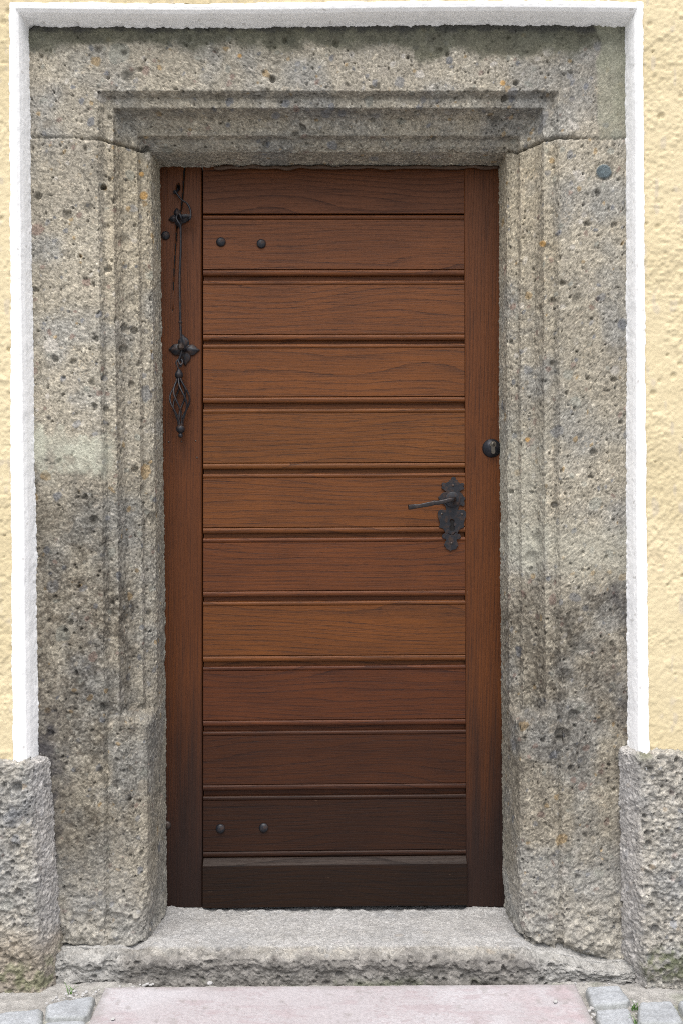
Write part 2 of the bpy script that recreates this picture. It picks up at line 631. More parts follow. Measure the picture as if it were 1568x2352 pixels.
    h = h * (1 - .55 * np.clip(m1 + m2, 0, 1)) + .002 * np.clip(m1, 0, 1)
    # grey splash dust at the foot
    gd = jamb * sstep(1900, 2170, py + 90 * nb)
    c = mixc(c, np.array([.30, .295, .28]) * (1 + .35 * nb2)[:, None], gd * .45)
    # warm upper jambs beside the opening
    wm = jamb * sstep(900, 450, py + 80 * nb) * sstep(225, 260, np.minimum(px, 1524 - px))
    c = mixc(c, c * np.array([1.06, 1.03, .97]), wm)
    # the big blue-black pebble in the right jamb, the holes of the lintel
    dd = np.hypot((px - 1386) / 22, (py - 393) / 19) + .18 * nb2
    pm = right * sstep(1.0, .8, dd)
    c = mixc(c, [.10, .125, .135], pm)
    h += pm * .001 - right * .004 * np.exp(-((dd - 1.0) / .12) ** 2)
    for hx, hy, rr, dp in ((626, 182, 8, .012), (678, 310, 9, .010), (1183, 190, 7, .012), (855, 276, 7, .008), (155, 494, 11, .008), (205, 480, 13, .004), (239, 430, 6, .012),
                           (128, 825, 8, .01), (285, 803, 12, .010), (309, 760, 9, .010), (1137, 282, 16, .005), (335, 343, 9, .015), (245, 940, 7, .008),
                           (215, 1195, 12, .01), (240, 1625, 11, .014), (1290, 1690, 18, .012), (1318, 1645, 14, .01), (1295, 1555, 20, .008), (1060, 2000, 5, 0), (1325, 686, 13, .004), (1362, 1040, 9, .008)):
        dh = np.hypot(px - hx, py - hy) / rr + .15 * nb2
        w_ = np.sqrt(np.clip(1 - np.minimum(dh, 1) ** 2, 0, 1))
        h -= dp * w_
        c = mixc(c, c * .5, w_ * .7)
    # ochre stones
    for hx, hy, rr in ((1153, 190, 7), (331, 450, 10), (551, 128, 5), (326, 400, 6), (1245, 560, 8), (1210, 1010, 6)):
        w_ = sstep(1.1, .7, np.hypot(px - hx, py - hy) / rr + .2 * nb2)
        c = mixc(c, [.42, .24, .07], w_ * .8)
    V = Q + nrm.reshape(-1, 3) * h[:, None]
    Fq = grid_faces(ns, nT)
    fl = is_lintel[Fq].mean(1) > .5
    fbr = br[Fq].min(1)
    fx = Q[Fq[:, 0], 0]
    root = empty('stone_door_surround', (0, 0.1, ZB), 'weathered pebbly conglomerate door surround with stepped moulding around the oak door', 'door surround')
    ok = np.cross(V[Fq[0, 1]] - V[Fq[0, 0]], V[Fq[0, 2]] - V[Fq[0, 0]])[1] < 0
    if not ok:
        Fq = Fq[:, ::-1]
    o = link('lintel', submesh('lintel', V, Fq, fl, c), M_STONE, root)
    o['label'] = 'pale lintel stone with dark algae along its top edge'
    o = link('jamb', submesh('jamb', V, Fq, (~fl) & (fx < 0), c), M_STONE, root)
    o['label'] = 'jamb stone with a pale mortar patch above its blackened lower half'
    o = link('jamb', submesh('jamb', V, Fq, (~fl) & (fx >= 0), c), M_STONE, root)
    o['label'] = 'jamb stone with one dark blue pebble near its top'
    return root


build_surround()


# ------------------------------------------------------------------ house wall: yellow stucco and white band
def axis(a, b, lo, hi, fine, coarse):
    """coordinates from a to b: fine steps inside [lo, hi], growing steps outside"""
    v = [a]
    while v[-1] < b - 1e-9:
        x = v[-1]
        st = fine if lo <= x <= hi else coarse
        if x < lo < x + st:
            st = lo - x
        v.append(min(b, x + st))
    return np.array(v)


zo_k = np.array([Z(1800, -.055), Z(1700, -.055), Z(1200, -.055), Z(800, -.055), Z(300, -.055), Z(20, -.055)])
wl_out = np.array([X(30, -.055), X(29, -.055), X(26, -.055), X(25, -.055), X(23, -.055), X(22, -.055)])
wr_out = np.array([X(1491, -.055), X(1490, -.055), X(1483, -.055), X(1480, -.055), X(1477, -.055), X(1475, -.055)])
wl_in = np.array([X(92), X(90), X(84), X(78), X(71), X(68)])
wr_in = np.array([X(1441), X(1439), X(1437), X(1437), X(1435), X(1434)])
Z_IN, Z_OUT = Z(62), Z(5, -.055)


def build_wall():
    root = empty('house_wall', (0, 0, 0.55), 'pale yellow rough stucco house wall with smooth white band around the doorway', 'house wall')
    Vs, Fs, Cs, base = [], [], [], 0
    for part in ('left', 'right', 'top'):
        if part == 'top':
            u = axis(-2.6, 2.6, -.95, .95, .003, .03)
            v = axis(0, .9, 0, .06, .003, .03)
            U, Vv = np.meshgrid(u, v, indexing='ij')
            x, z = U, Z_OUT - .004 + Vv + .004 * vnoise(np.stack([U.ravel(), 0 * U.ravel(), 0 * U.ravel()], 1), 3, 4).reshape(U.shape)
        else:
            v = axis(0, 1.8, 0, .13, .0028, .03)
            w = np.linspace(.50, Z_OUT, 640)
            U, Wz = np.meshgrid(v, w, indexing='ij')
            z = Wz
            if part == 'left':
                x = np.interp(Wz, zo_k, wl_out) + .004 - U
            else:
                x = np.interp(Wz, zo_k, wr_out) - .004 + U
        P = np.stack([x, np.full(x.shape, -.052), z], -1)
        Q = P.reshape(-1, 3)
        n = fbm(Q, 55, 4, 201)
        lump = 1 - np.abs(fbm(Q * np.array([1, 1, 1.6]), 38, 3, 202)) * 2
        q, r, i = balls(Q, .03, 211, .12, .4, .3)
        grit = fbm(Q, 150, 3, 207)
        flat = sstep(-.25, .25, fbm(Q, 13, 3, 208))
        h = (.0034 * n + .0007 * lump) * (.35 + .65 * flat) + .0026 * grit * (.4 + .6 * flat) + .0030 * fbm(Q, 9, 2, 203) - .0045 * sstep(.1, .6, q)
        Q = Q.copy()
        Q[:, 1] -= h
        c = np.tile(np.array([.57, .485, .315]), (len(Q), 1))
        c = mixc(c, [.51, .43, .27], sstep(-.1, .6, fbm(Q, 5, 3, 204)))
        c = mixc(c, [.50, .41, .27], sstep(.30, .62, fbm(Q * np.array([1, 1, .3]), 16, 3, 205)) * .6)
        c = mixc(c, [.42, .37, .30], sstep(.42, .62, fbm(Q * np.array([1, 1, .45]), 45, 2, 206)) * .5)
        f = grid_faces(*x.shape, base=base)
        nn = np.cross(Q[f[0, 1] - base] - Q[f[0, 0] - base], Q[f[0, 2] - base] - Q[f[0, 0] - base])
        if nn[1] > 0:
            f = f[:, ::-1]
        Vs.append(Q)
        Fs.append(f)
        Cs.append(c)
        base += len(Q)
    link('stucco', mesh_np('stucco', np.concatenate(Vs), np.concatenate(Fs), np.concatenate(Cs)), M_STUCCO, root)

    # white plaster band, swept around the opening
    prof = np.array([(-.10, -.040), (-.02, -.046), (.0, -.0555), (.25, -.0600), (.50, -.0575), (.68, -.050), (.80, -.036), (.90, -.016), (1.0, .004), (1.0, .012)])
    s = []
    for i in range(len(prof) - 1):
        k = 6
        s.append(prof[i] + (prof[i + 1] - prof[i]) * np.linspace(0, 1, k, endpoint=False)[:, None])
    s = np.concatenate(s + [prof[-1:]])
    n1, n2 = 700, 520
    z = np.linspace(.50, 1, n1)
    parts = []
    fr = s[:, 0][:, None]
    for side in (0, 1):
        zz = .50 + np.linspace(0, 1, n1)[None] * (Z_OUT + (Z_IN - Z_OUT) * fr - .50)
        a, b = (wl_out, wl_in) if side == 0 else (wr_out, wr_in)
        xx = np.interp(zz, zo_k, a) * (1 - fr) + np.interp(zz, zo_k, b) * fr
        parts.append(np.stack([xx, s[:, 1][:, None] * np.ones_like(zz), zz], -1))
    u = np.linspace(0, 1, n2)[1:-1][None]
    a0, a1 = parts[0][:, -1], parts[1][:, -1]
    top = a0[:, None] + (a1 - a0)[:, None] * u[..., None]
    top[..., 2] += .0035 * np.sin(top[..., 0] * 4.2) * 1.0
    P = np.concatenate([parts[0], top, parts[1][:, ::-1]], 1)
    nrm = grid_normals(P)
    if nrm[12, 100, 1] > 0:
        nrm = -nrm
    Q = P.reshape(-1, 3)
    edge = np.tile(sstep(.82, 1.0, s[:, 0])[:, None], (1, P.shape[1])).ravel()
    out = np.tile(sstep(.05, -.03, s[:, 0])[:, None], (1, P.shape[1])).ravel()
    h = .0012 * fbm(Q, 30, 3, 221) + .0005 * fbm(Q, 140, 2, 222) + .002 * fbm(Q, 5, 2, 223)
    Qd = Q + nrm.reshape(-1, 3) * h[:, None]
    # ragged line where the plaster was feathered onto the stone
    rag = .0035 * fbm(Q, 60, 3, 224) + .0030 * fbm(Q, 190, 2, 225)
    dirv = np.zeros_like(Q)
    nc1 = n1
    m = P.shape[1]
    col = np.tile(np.arange(m)[None], (P.shape[0], 1)).ravel()
    dirv[col < nc1, 0] = 1
    dirv[(col >= nc1) & (col < m - nc1), 2] = -1
    dirv[col >= m - nc1, 0] = -1
    Qd += dirv * (rag * edge * np.where(np.abs(dirv[:, 0]) > .5, .55, 1.0))[:, None]
    Qd += dirv * ((.005 * fbm(Q, 22, 3, 226) + .0025 * fbm(Q, 110, 2, 229)) * out)[:, None]
    c = np.tile(np.array([.87, .87, .87]), (len(Q), 1))
    c = mixc(c, [.76, .76, .76], sstep(.1, .6, fbm(Q, 24, 4, 227)) * .5)
    c = mixc(c, [.35, .33, .30], sstep(.62, .75, fbm(Q, 75, 2, 228)) * .5)
    f = grid_faces(*P.shape[:2])
    k = 12 * m + 100
    nn = np.cross(Qd[k + m] - Qd[k], Qd[k + m + 1] - Qd[k])
    if nn[1] > 0:
        f = f[:, ::-1]
    o = link('plaster_band', mesh_np('plaster_band', Qd, f, c), M_WHITE, root)
    o['label'] = 'smooth white painted plaster band'
    # body of the wall behind: two piers, the part over the door and an added unseen panel blocking light from behind
    bm = bmesh.new()
    add_box(bm, (-1.62, .175, 1.4), (1.96, .25, 3.4))
    add_box(bm, (1.62, .175, 1.4), (1.96, .25, 3.4))
    add_box(bm, (0, .175, 2.67), (1.27, .25, .84))
    add_box(bm, (0, .36, 1.4), (5.2, .1, 3.4))
    me = bpy.data.meshes.new('masonry_and_light_block')
    bm.to_mesh(me)
    bm.free()
    link('masonry_and_light_block', me, M_CORE, root, smooth=False)
    return root


def add_box(bm, c, s):
    r = bmesh.ops.create_cube(bm, size=1.0)
    for v in r['verts']:
        v.co = Vector((v.co.x * s[0] + c[0], v.co.y * s[1] + c[1], v.co.z * s[2] + c[2]))
    return r['verts']


build_wall()


# ------------------------------------------------------------------ rough base stones (plinths)
def build_plinth(side):
    sg = -1 if side == 0 else 1
    xin = X(117) if side == 0 else X(1418)
    xin_b = X(143) if side == 0 else X(1430)
    ztop = .538 if side == 0 else .560
    yf = -.088
    # plan path: return from the jamb face, round the corner, along the wall
    pts = [(.004, .035), (.0, -.004), (-.010, -.034), (-.026, -.064), (-.032, -.071), (-.075, -.074), (-.30, -.074)]
    pts = np.array(pts)
    sp = [pts[0]]
    for i in range(len(pts) - 1):
        n = max(2, int(np.linalg.norm(pts[i + 1] - pts[i]) / .0025))
        sp.extend(pts[i] + (pts[i + 1] - pts[i]) * t for t in np.linspace(0, 1, n + 1)[1:])
    sp.extend(np.array([-.30 - k * .03, -.074]) for k in range(1, 52))
    sp = np.array(sp)
    tg = np.gradient(sp, axis=0)
    tg /= np.linalg.norm(tg, axis=1, keepdims=True)
    nr = np.stack([-tg[:, 1], tg[:, 0]], 1)           # outward in plan (local)
    if nr[-1, 1] > 0:
        nr = -nr
    # vertical profile: up the face, then rolled over the top
    zz = list(np.linspace(-.05, ztop - .014, 235))
    of = [0.0] * len(zz)
    for a in np.linspace(0, math.pi / 2, 16)[1:]:
        zz.append(ztop - .014 + .014 * math.sin(a))
        of.append(.014 * (1 - math.cos(a)))
    for k in np.linspace(0, 1, 14)[1:]:
        zz.append(ztop + .010 * k)
        of.append(.014 + .05 * k)
    zz, of = np.array(zz), np.array(of)
    loc = sp[:, None, :] - nr[:, None, :] * of[None, :, None]
    ty = (zz[None] - 0) / ztop
    xi = xin_b + (xin - xin_b) * np.clip(ty, 0, 1)
    x = xi - sg * loc[..., 0] * -1 * -1 if False else xi + (loc[..., 0] if side == 0 else -loc[..., 0])
    P = np.stack([x, loc[..., 1], np.tile(zz[None], (len(sp), 1))], -1)
    nrm = grid_normals(P)
    if nrm[60, 100, 1] > 0:
        nrm = -nrm
    Q = P.reshape(-1, 3)
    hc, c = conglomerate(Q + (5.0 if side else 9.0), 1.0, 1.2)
    face = np.tile(sstep(-.012, -.045, sp[:, 0])[:, None], (1, len(zz))).ravel()
    h = hc * 1.6 + face * (.009 * fbm(Q, 13, 4, 301) + .003 * (1 - 2 * np.abs(fbm(Q, 34, 3, 302))) + .007 * fbm(Q, 95, 4, 303))
    for cell, sd_, keep, dp in ((.016, 318, .5, 1.1), (.026, 321, .55, 1.1), (.045, 331, .40, .8), (.09, 341, .30, .45)):
        q, r, i = balls(Q, cell, sd_ + side, .15, .42, keep)
        w = sstep(0, .55, q + .10 * fbm(Q, 120, 2, 308))
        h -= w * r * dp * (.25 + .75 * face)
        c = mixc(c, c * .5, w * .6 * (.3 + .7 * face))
    h += (1 - face) * (.004 * fbm(Q, 20, 3, 304))
    z = Q[:, 2]
    nb = fbm(Q, 14, 4, 305)
    nb2 = fbm(Q, 45, 3, 306)
    c = mixc(c, np.array([.325, .325, .325]) * (1 + .35 * nb2)[:, None], np.full(len(Q), .36))
    c = mixc(c, np.array([.40, .385, .375]) * (1 + .15 * nb2)[:, None], (1 - face) * .6)     # mortar fillet
    c = mixc(c, [.105, .11, .12], sstep(.05, .45, nb + .25 * nb2) * face * (.65 if side == 0 else .40))
    c *= (1 + .25 * vnoise(Q, 160, 309))[:, None]
    if side == 0:
        br_ = sstep(.16, .08, z + .05 * nb)
        c = mixc(c, np.array([.27, .225, .17]) * (1 + .4 * nb2)[:, None], br_ * .65)
        ms = sstep(.09, .03, z + .04 * nb) * sstep(-.15, .3, nb2)
        c = mixc(c, [.09, .12, .04], ms * .5)
    else:
        ms = sstep(.10, .055, z + .035 * nb) * sstep(.0, .02, z + .012 * nb2) * face
        c = mixc(c, [.085, .10, .04], ms * .7 * sstep(-.35, .25, fbm(Q, 80, 2, 310)))
        h -= .012 * sstep(.05, .0, z)
        c = mixc(c, [.14, .15, .08], sstep(ztop - .03, ztop - .005, z) * face * sstep(0, .4, nb) * .6)
    V = Q + nrm.reshape(-1, 3) * h[:, None]
    f = grid_faces(*P.shape[:2])
    k = 60 * len(zz) + 100
    nn = np.cross(V[k + len(zz)] - V[k], V[k + len(zz) + 1] - V[k])
    if nn[1] > 0:
        f = f[:, ::-1]
    o = link('base_stone', mesh_np('base_stone', V, f, c), M_ROUGH)
    tag(o, ('rough grey base stone under the yellow wall beside the blackened jamb, brown pebbly foot' if side == 0
            else 'rough grey base stone under the yellow wall with green moss at its foot'), 'base stone', 'base stones flanking the doorway')
    return o


build_plinth(0)
build_plinth(1)


# ------------------------------------------------------------------ doorstep
ZS = .074


def build_step():
    x0, x1 = X(128), X(1450)
    prof = [(.27, ZS - .004), (.205, ZS - .003), (.19, ZS - .002), (.17, ZS - .001), (.02, ZS), (-.014, ZS - .003), (-.036, ZS - .010), (-.050, ZS - .022), (-.052, ZS - .036), (-.046, ZS - .055), (-.047, -.03)]
    s = []
    for i in range(len(prof) - 1):
        a, b = np.array(prof[i]), np.array(prof[i + 1])
        n = max(2, int(np.linalg.norm(b - a) / .0022))
        s.extend(a + (b - a) * t for t in np.linspace(0, 1, n, endpoint=False))
    s.append(np.array(prof[-1]))
    s = np.array(s)
    xs = np.arange(x0, x1, .0025)
    P = np.zeros((len(s), len(xs), 3))
    P[..., 0] = xs[None]
    P[..., 1] = s[:, 0][:, None]
    P[..., 2] = s[:, 1][:, None]
    nrm = grid_normals(P)
    if nrm[len(s) // 2, 50, 2] < 0:
        nrm = -nrm
    Q = P.reshape(-1, 3)
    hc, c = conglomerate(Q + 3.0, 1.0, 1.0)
    y, z = Q[:, 1], Q[:, 2]
    front = sstep(-.012, -.035, y)
    nb, nb2 = fbm(Q, 12, 4, 401), fbm(Q, 45, 3, 402)
    ends = sstep(.47, .54, np.abs(Q[:, 0] + .03) + .03 * nb)
    h = hc * (.30 + .9 * front) + (1 - front) * (.0030 * fbm(Q, 10, 3, 403) + .0012 * fbm(Q, 70, 3, 404))
    h += front * (.010 * fbm(Q, 16, 4, 405) + .007 * fbm(Q, 50, 3, 406))
    h += ends * (.010 * fbm(Q, 14, 3, 407) + .004)
    h += np.exp(-((y - .192) / .02) ** 2) * (.005 * fbm(Q, 60, 3, 410) + .0075 * sstep(-.36, -.40, Q[:, 0] + .02 * nb) + .006 * sstep(.26, .36, Q[:, 0] + .05 * nb))
    for cell, sd_, keep, dp in ((.014, 415, .65, 1.4), (.024, 421, .65, 1.4), (.045, 431, .45, 1.2)):
        q, r, i = balls(Q, cell, sd_, .15, .42, keep)
        w = sstep(0, .5, q + .08 * nb2)
        fm = sstep(-.005, -.03, y)
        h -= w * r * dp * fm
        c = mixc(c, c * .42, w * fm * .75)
    c = mixc(c, np.array([.28, .275, .265]) * (1 + .3 * nb2)[:, None], front * .6)
    c = mixc(c, np.array([.31, .31, .312]) * (1 + .22 * nb2 + .12 * nb)[:, None], (1 - front) * .80)
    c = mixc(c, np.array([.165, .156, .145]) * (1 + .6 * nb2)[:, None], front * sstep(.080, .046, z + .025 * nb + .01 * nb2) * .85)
    c = mixc(c, np.array([.32, .315, .30]) * (1 + .3 * nb2)[:, None], ends * .7)
    c = mixc(c, [.36, .35, .34], np.exp(-((y - .10) / .05) ** 2) * .3)
    c = mixc(c, [.10, .13, .05], sstep(.02, .0, z + .02 * nb) * sstep(.2, .5, nb) * .35)
    x = Q[:, 0]
    drop = .014 * sstep(-.47, -.52, x + .01 * nb) + .012 * sstep(.44, .49, x + .01 * nb) + .040 * sstep(.47, .66, x + .03 * nb)
    Q = Q.copy()
    Q[:, 2] -= drop * np.clip((z + .03) / (ZS + .03), 0, 1)
    Q[:, 1] += .022 * np.maximum(sstep(-.47, -.56, x + .03 * nb), sstep(.47, .56, x + .03 * nb)) * sstep(.0, -.03, y)
    V = Q + nrm.reshape(-1, 3) * h[:, None]
    f = grid_faces(*P.shape[:2])
    k = (len(s) // 2) * len(xs) + 50
    nn = np.cross(V[k + len(xs)] - V[k], V[k + len(xs) + 1] - V[k])
    if nn[2] < 0:
        f = f[:, ::-1]
    o = link('doorstep', mesh_np('doorstep', V, f, c), M_ROUGH)
    tag(o, 'worn grey stone doorstep with pitted rounded front edge below the oak door', 'doorstep')


build_step()


# ------------------------------------------------------------------ street: ground, cobbles, slab
def build_ground():
    xs = np.concatenate([np.arange(-40, -3, 1.0), axis(-3, 3, -1.0, 1.0, .006, .02), np.arange(4, 41, 1.0)])
    ys = np.concatenate([np.arange(-40, -3, 1.0), axis(-3, .30, -.30, -.02, .005, .02)])
    Xg, Yg = np.meshgrid(xs, ys, indexing='ij')
    Q = np.stack([Xg.ravel(), Yg.ravel(), np.zeros(Xg.size)], 1)
    nb, nb2 = fbm(Q, 8, 4, 501), fbm(Q, 60, 3, 502)
    # cobbled surface of the street away from the doorway
    ox = .5 * (np.floor(Q[:, 1] / .105) % 2)
    u = (Q[:, 0] / .115 + ox + .08 * nb) % 1
    v = (Q[:, 1] / .105 + .08 * nb2) % 1
    e = np.minimum(np.minimum(u, 1 - u), np.minimum(v, 1 - v))
    far = np.maximum(sstep(.98, 1.02, np.abs(Q[:, 0])), sstep(-.40, -.42, Q[:, 1])) * (np.abs(Q[:, 0]) < 3.2) * (Q[:, 1] > -3.2)
    co = sstep(.04, .16, e) * far
    zc = -.016 + .005 * nb + .004 * nb2 + co * .016
    Q[:, 2] = zc
    c = np.tile(np.array([.30, .29, .275]), (len(Q), 1)) * (1 + .35 * nb2)[:, None]
    c = mixc(c, [.11, .14, .06], sstep(.1, .5, nb) * .45 * (1 - co))
    idr = _hash(np.floor(Q[:, 0] / .115 + ox), np.floor(Q[:, 1] / .105), 0 * u, 5)
    c = mixc(c, np.array([.30, .31, .325]) * (.8 + .4 * idr)[:, None], co)
    f = grid_faces(*Xg.shape)
    o = link('ground', mesh_np('ground', Q, f, c), M_GROUND)
    tag(o, 'sandy grey cobbled street ground in front of the doorstep', kind='structure')


build_ground()


def build_cobble(quad, zt, label, seed):
    """a dressed granite sett over four ground corners (back left, back right, front right, front left)"""
    n = 44
    u = np.linspace(-.06, 1.06, n)
    U, Vv = np.meshgrid(u, u, indexing='ij')
    q = np.array(quad)
    Uc, Vc = np.clip(U, 0, 1), np.clip(Vv, 0, 1)
    xy = ((1 - Uc) * (1 - Vc))[..., None] * q[0] + (Uc * (1 - Vc))[..., None] * q[1] + (Uc * Vc)[..., None] * q[2] + ((1 - Uc) * Vc)[..., None] * q[3]
    cen = q.mean(0)
    q = cen + (q - cen) * 1.05
    xy = ((1 - Uc) * (1 - Vc))[..., None] * q[0] + (Uc * (1 - Vc))[..., None] * q[1] + (Uc * Vc)[..., None] * q[2] + ((1 - Uc) * Vc)[..., None] * q[3]
    # round the plan corners
    r = np.maximum(np.abs(Uc - .5), np.abs(Vc - .5)) * 2
    cr = np.clip((np.abs(Uc - .5) * 2 - .72) / .28, 0, 1) * np.clip((np.abs(Vc - .5) * 2 - .72) / .28, 0, 1)
    xy = xy + (cen - xy) * (.16 * cr)[..., None]
    e = np.minimum(np.minimum(U, 1 - U), np.minimum(Vv, 1 - Vv))
    P = np.stack([xy[..., 0], xy[..., 1], np.zeros(U.shape)], -1).reshape(-1, 3)
    S = P + seed
    drop = np.where(e.ravel() < 0, .045, .009 * np.clip(1 - e.ravel() / .11, 0, 1) ** 2.4)
    P[:, 2] = zt - drop + .0035 * fbm(S, 14, 3, 601) + .0018 * fbm(S, 70, 3, 602)
    P[:, :2] += (.0022 * np.stack([fbm(S, 60, 2, 603), fbm(S, 60, 2, 604)], 1))
    c = np.tile(np.array([.30, .315, .335]), (len(P), 1)) * (1 + .22 * fbm(S, 25, 3, 605) + .18 * fbm(S, 160, 2, 606))[:, None]
    c = mixc(c, [.20, .205, .18], sstep(.12, .0, e.ravel()) * .5)
    me = mesh_np('cobblestone', P, grid_faces(n, n, flip=True), c)
    o = link('cobblestone', me, M_COBBLE)
    if o.data.polygons[500].normal.z < 0:
        me.flip_normals()
    return tag(o, label, 'cobblestone', 'granite cobblestones beside the pink slab')


CB = [
    ([(1343, 2266), (1420, 2263), (1449, 2300), (1358, 2312)], .002, 'smooth grey cobblestone touching the corner of the pink slab beside the doorstep'),
    ([(1363, 2317), (1444, 2311), (1470, 2395), (1388, 2400)], .001, 'grey cobblestone at the slab edge, in front of the one touching its corner'),
    ([(1466, 2303), (1541, 2299), (1572, 2352), (1462, 2352)], .004, 'grey cobblestone with rounded corners in front of the mossy base stone'),
    ([(1553, 2299), (1650, 2294), (1690, 2346), (1582, 2348)], .002, 'grey cobblestone cut by the right edge of the picture'),
    ([(106, 2306), (220, 2284), (204, 2334), (106, 2337)], .000, 'broad flat grey cobblestone beside the pink slab among pale gravel chips'),
    ([(-40, 2330), (98, 2312), (96, 2356), (-60, 2395)], -.001, 'grey cobblestone below the brown pebbly foot of the base stone'),
    ([(104, 2343), (201, 2340), (186, 2400), (84, 2400)], -.001, 'grey cobblestone cut by the bottom edge of the picture beside the slab'),
]
for k, (pq, zt, lab) in enumerate(CB):
    build_cobble([ground_at(a, b) for a, b in pq], zt, lab, k * 3.7 + 11)


def build_slab():
    zt = .010
    q = [ground_at(243, 2266, zt), ground_at(1320, 2259, zt), None, None]
    q[3] = (q[0][0] + .008, -.72)
    q[2] = (q[1][0] - .004, -.72)
    nu, nv = 420, 240
    u = np.linspace(0, 1, nu)
    v = np.linspace(0, 1, nv)
    u = np.concatenate([[0], u, [1]])
    v = np.concatenate([[0], v, [1]])
    U, Vv = np.meshgrid(u, v, indexing='ij')
    q = np.array(q)
    xy = ((1 - U) * (1 - Vv))[..., None] * q[0] + (U * (1 - Vv))[..., None] * q[1] + (U * Vv)[..., None] * q[2] + ((1 - U) * Vv)[..., None] * q[3]
    P = np.stack([xy[..., 0], xy[..., 1], np.full(U.shape, zt)], -1)
    S = P.reshape(-1, 3).copy()
    e = np.minimum(np.minimum(U, 1 - U) * 1.13, np.minimum(Vv, 1 - Vv) * .65)
    P[..., 2] -= .003 * np.clip(1 - e / .006, 0, 1) ** 2
    P[..., 2] += (.0006 * fbm(S, 12, 2, 701) + .0005 * fbm(S * np.array([1, .4, 1]), 160, 2, 702)).reshape(U.shape)
    P[0, :, 2] = P[-1, :, 2] = -.04
    P[:, 0, 2] = P[:, -1, 2] = -.04
    P = P.reshape(-1, 3)
    P[:, 0] += .0015 * fbm(S, 35, 3, 703) * (np.minimum(U, 1 - U).ravel() < .01)
    P[:, 1] += .0015 * fbm(S, 35, 3, 704) * (np.minimum(Vv, 1 - Vv).ravel() < .01)
    c = np.tile(np.array([.365, .340, .354]), (len(P), 1))
    c = mixc(c, [.42, .408, .428], sstep(-.3, .4, fbm(S, 5, 3, 705)) * .8)
    c = mixc(c, [.33, .275, .29], sstep(.05, .5, fbm(S * np.array([.5, 1.6, 1]), 28, 4, 706)) * .55)
    edge_r = np.maximum(sstep(.25, .6, S[:, 0] + .1 * fbm(S, 6, 3, 708)), sstep(-.13, -.08, S[:, 1]) * .6)
    tool = sstep(.15, .5, vnoise(S * np.array([1, 1.6, 1]), 190, 709)) * sstep(-.3, .3, fbm(S, 9, 3, 710))
    c = mixc(c, [.40, .30, .315], edge_r * .45 * sstep(-.4, .4, fbm(S, 22, 4, 711)))
    c = mixc(c, [.30, .25, .26], tool * .5)
    c = mixc(c, [.24, .22, .215], sstep(.38, .6, fbm(S, 34, 4, 712)) * .45)
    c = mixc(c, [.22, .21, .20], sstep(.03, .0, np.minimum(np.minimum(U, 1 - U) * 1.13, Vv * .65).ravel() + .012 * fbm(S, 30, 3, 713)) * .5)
    c *= (1 + .10 * fbm(S, 200, 2, 707))[:, None]
    f = grid_faces(*U.shape)
    me = mesh_np('stone_slab', P, f, c)
    if me.polygons[len(me.polygons) // 2].normal.z < 0:
        me.flip_normals()
    o = link('stone_slab', me, M_SLAB)
    tag(o, 'flat pale pink sandstone slab laid in the street before the doorstep', 'slab')


build_slab()


# ------------------------------------------------------------------ timber: post, door leaf
YD = .200          # face of the boards


def bm_obj(name, bm, mat, parent, loc=(0, 0, 0), smooth=False, bevel=0):
    me = bpy.data.meshes.new(name)
    bmesh.ops.recalc_face_normals(bm, faces=bm.faces)
    bm.to_mesh(me)
    bm.free()
    o = bpy.data.objects.new(name, me)
    COL.objects.link(o)
    me.materials.append(mat)
    if smooth:
        me.polygons.foreach_set('use_smooth', np.ones(len(me.polygons), dtype=bool))
    o.parent = parent
    o.location = Vector(loc) - parent_world(parent) if parent else Vector(loc)
    if bevel:
        b = o.modifiers.new('bevel', 'BEVEL')
        b.width = bevel
        b.segments = 2
        b.limit_method = 'ANGLE'
    return o


def dx(px, y=YD):
    return X(px, y)


def dz(py, y=YD):
    return Z(py, y)


# fixed post with the long drying crack
post = empty('door_post', (dx(420), YD, ZS), 'reddish oak post left of the boards carrying the wrought iron bell pull', 'door post')


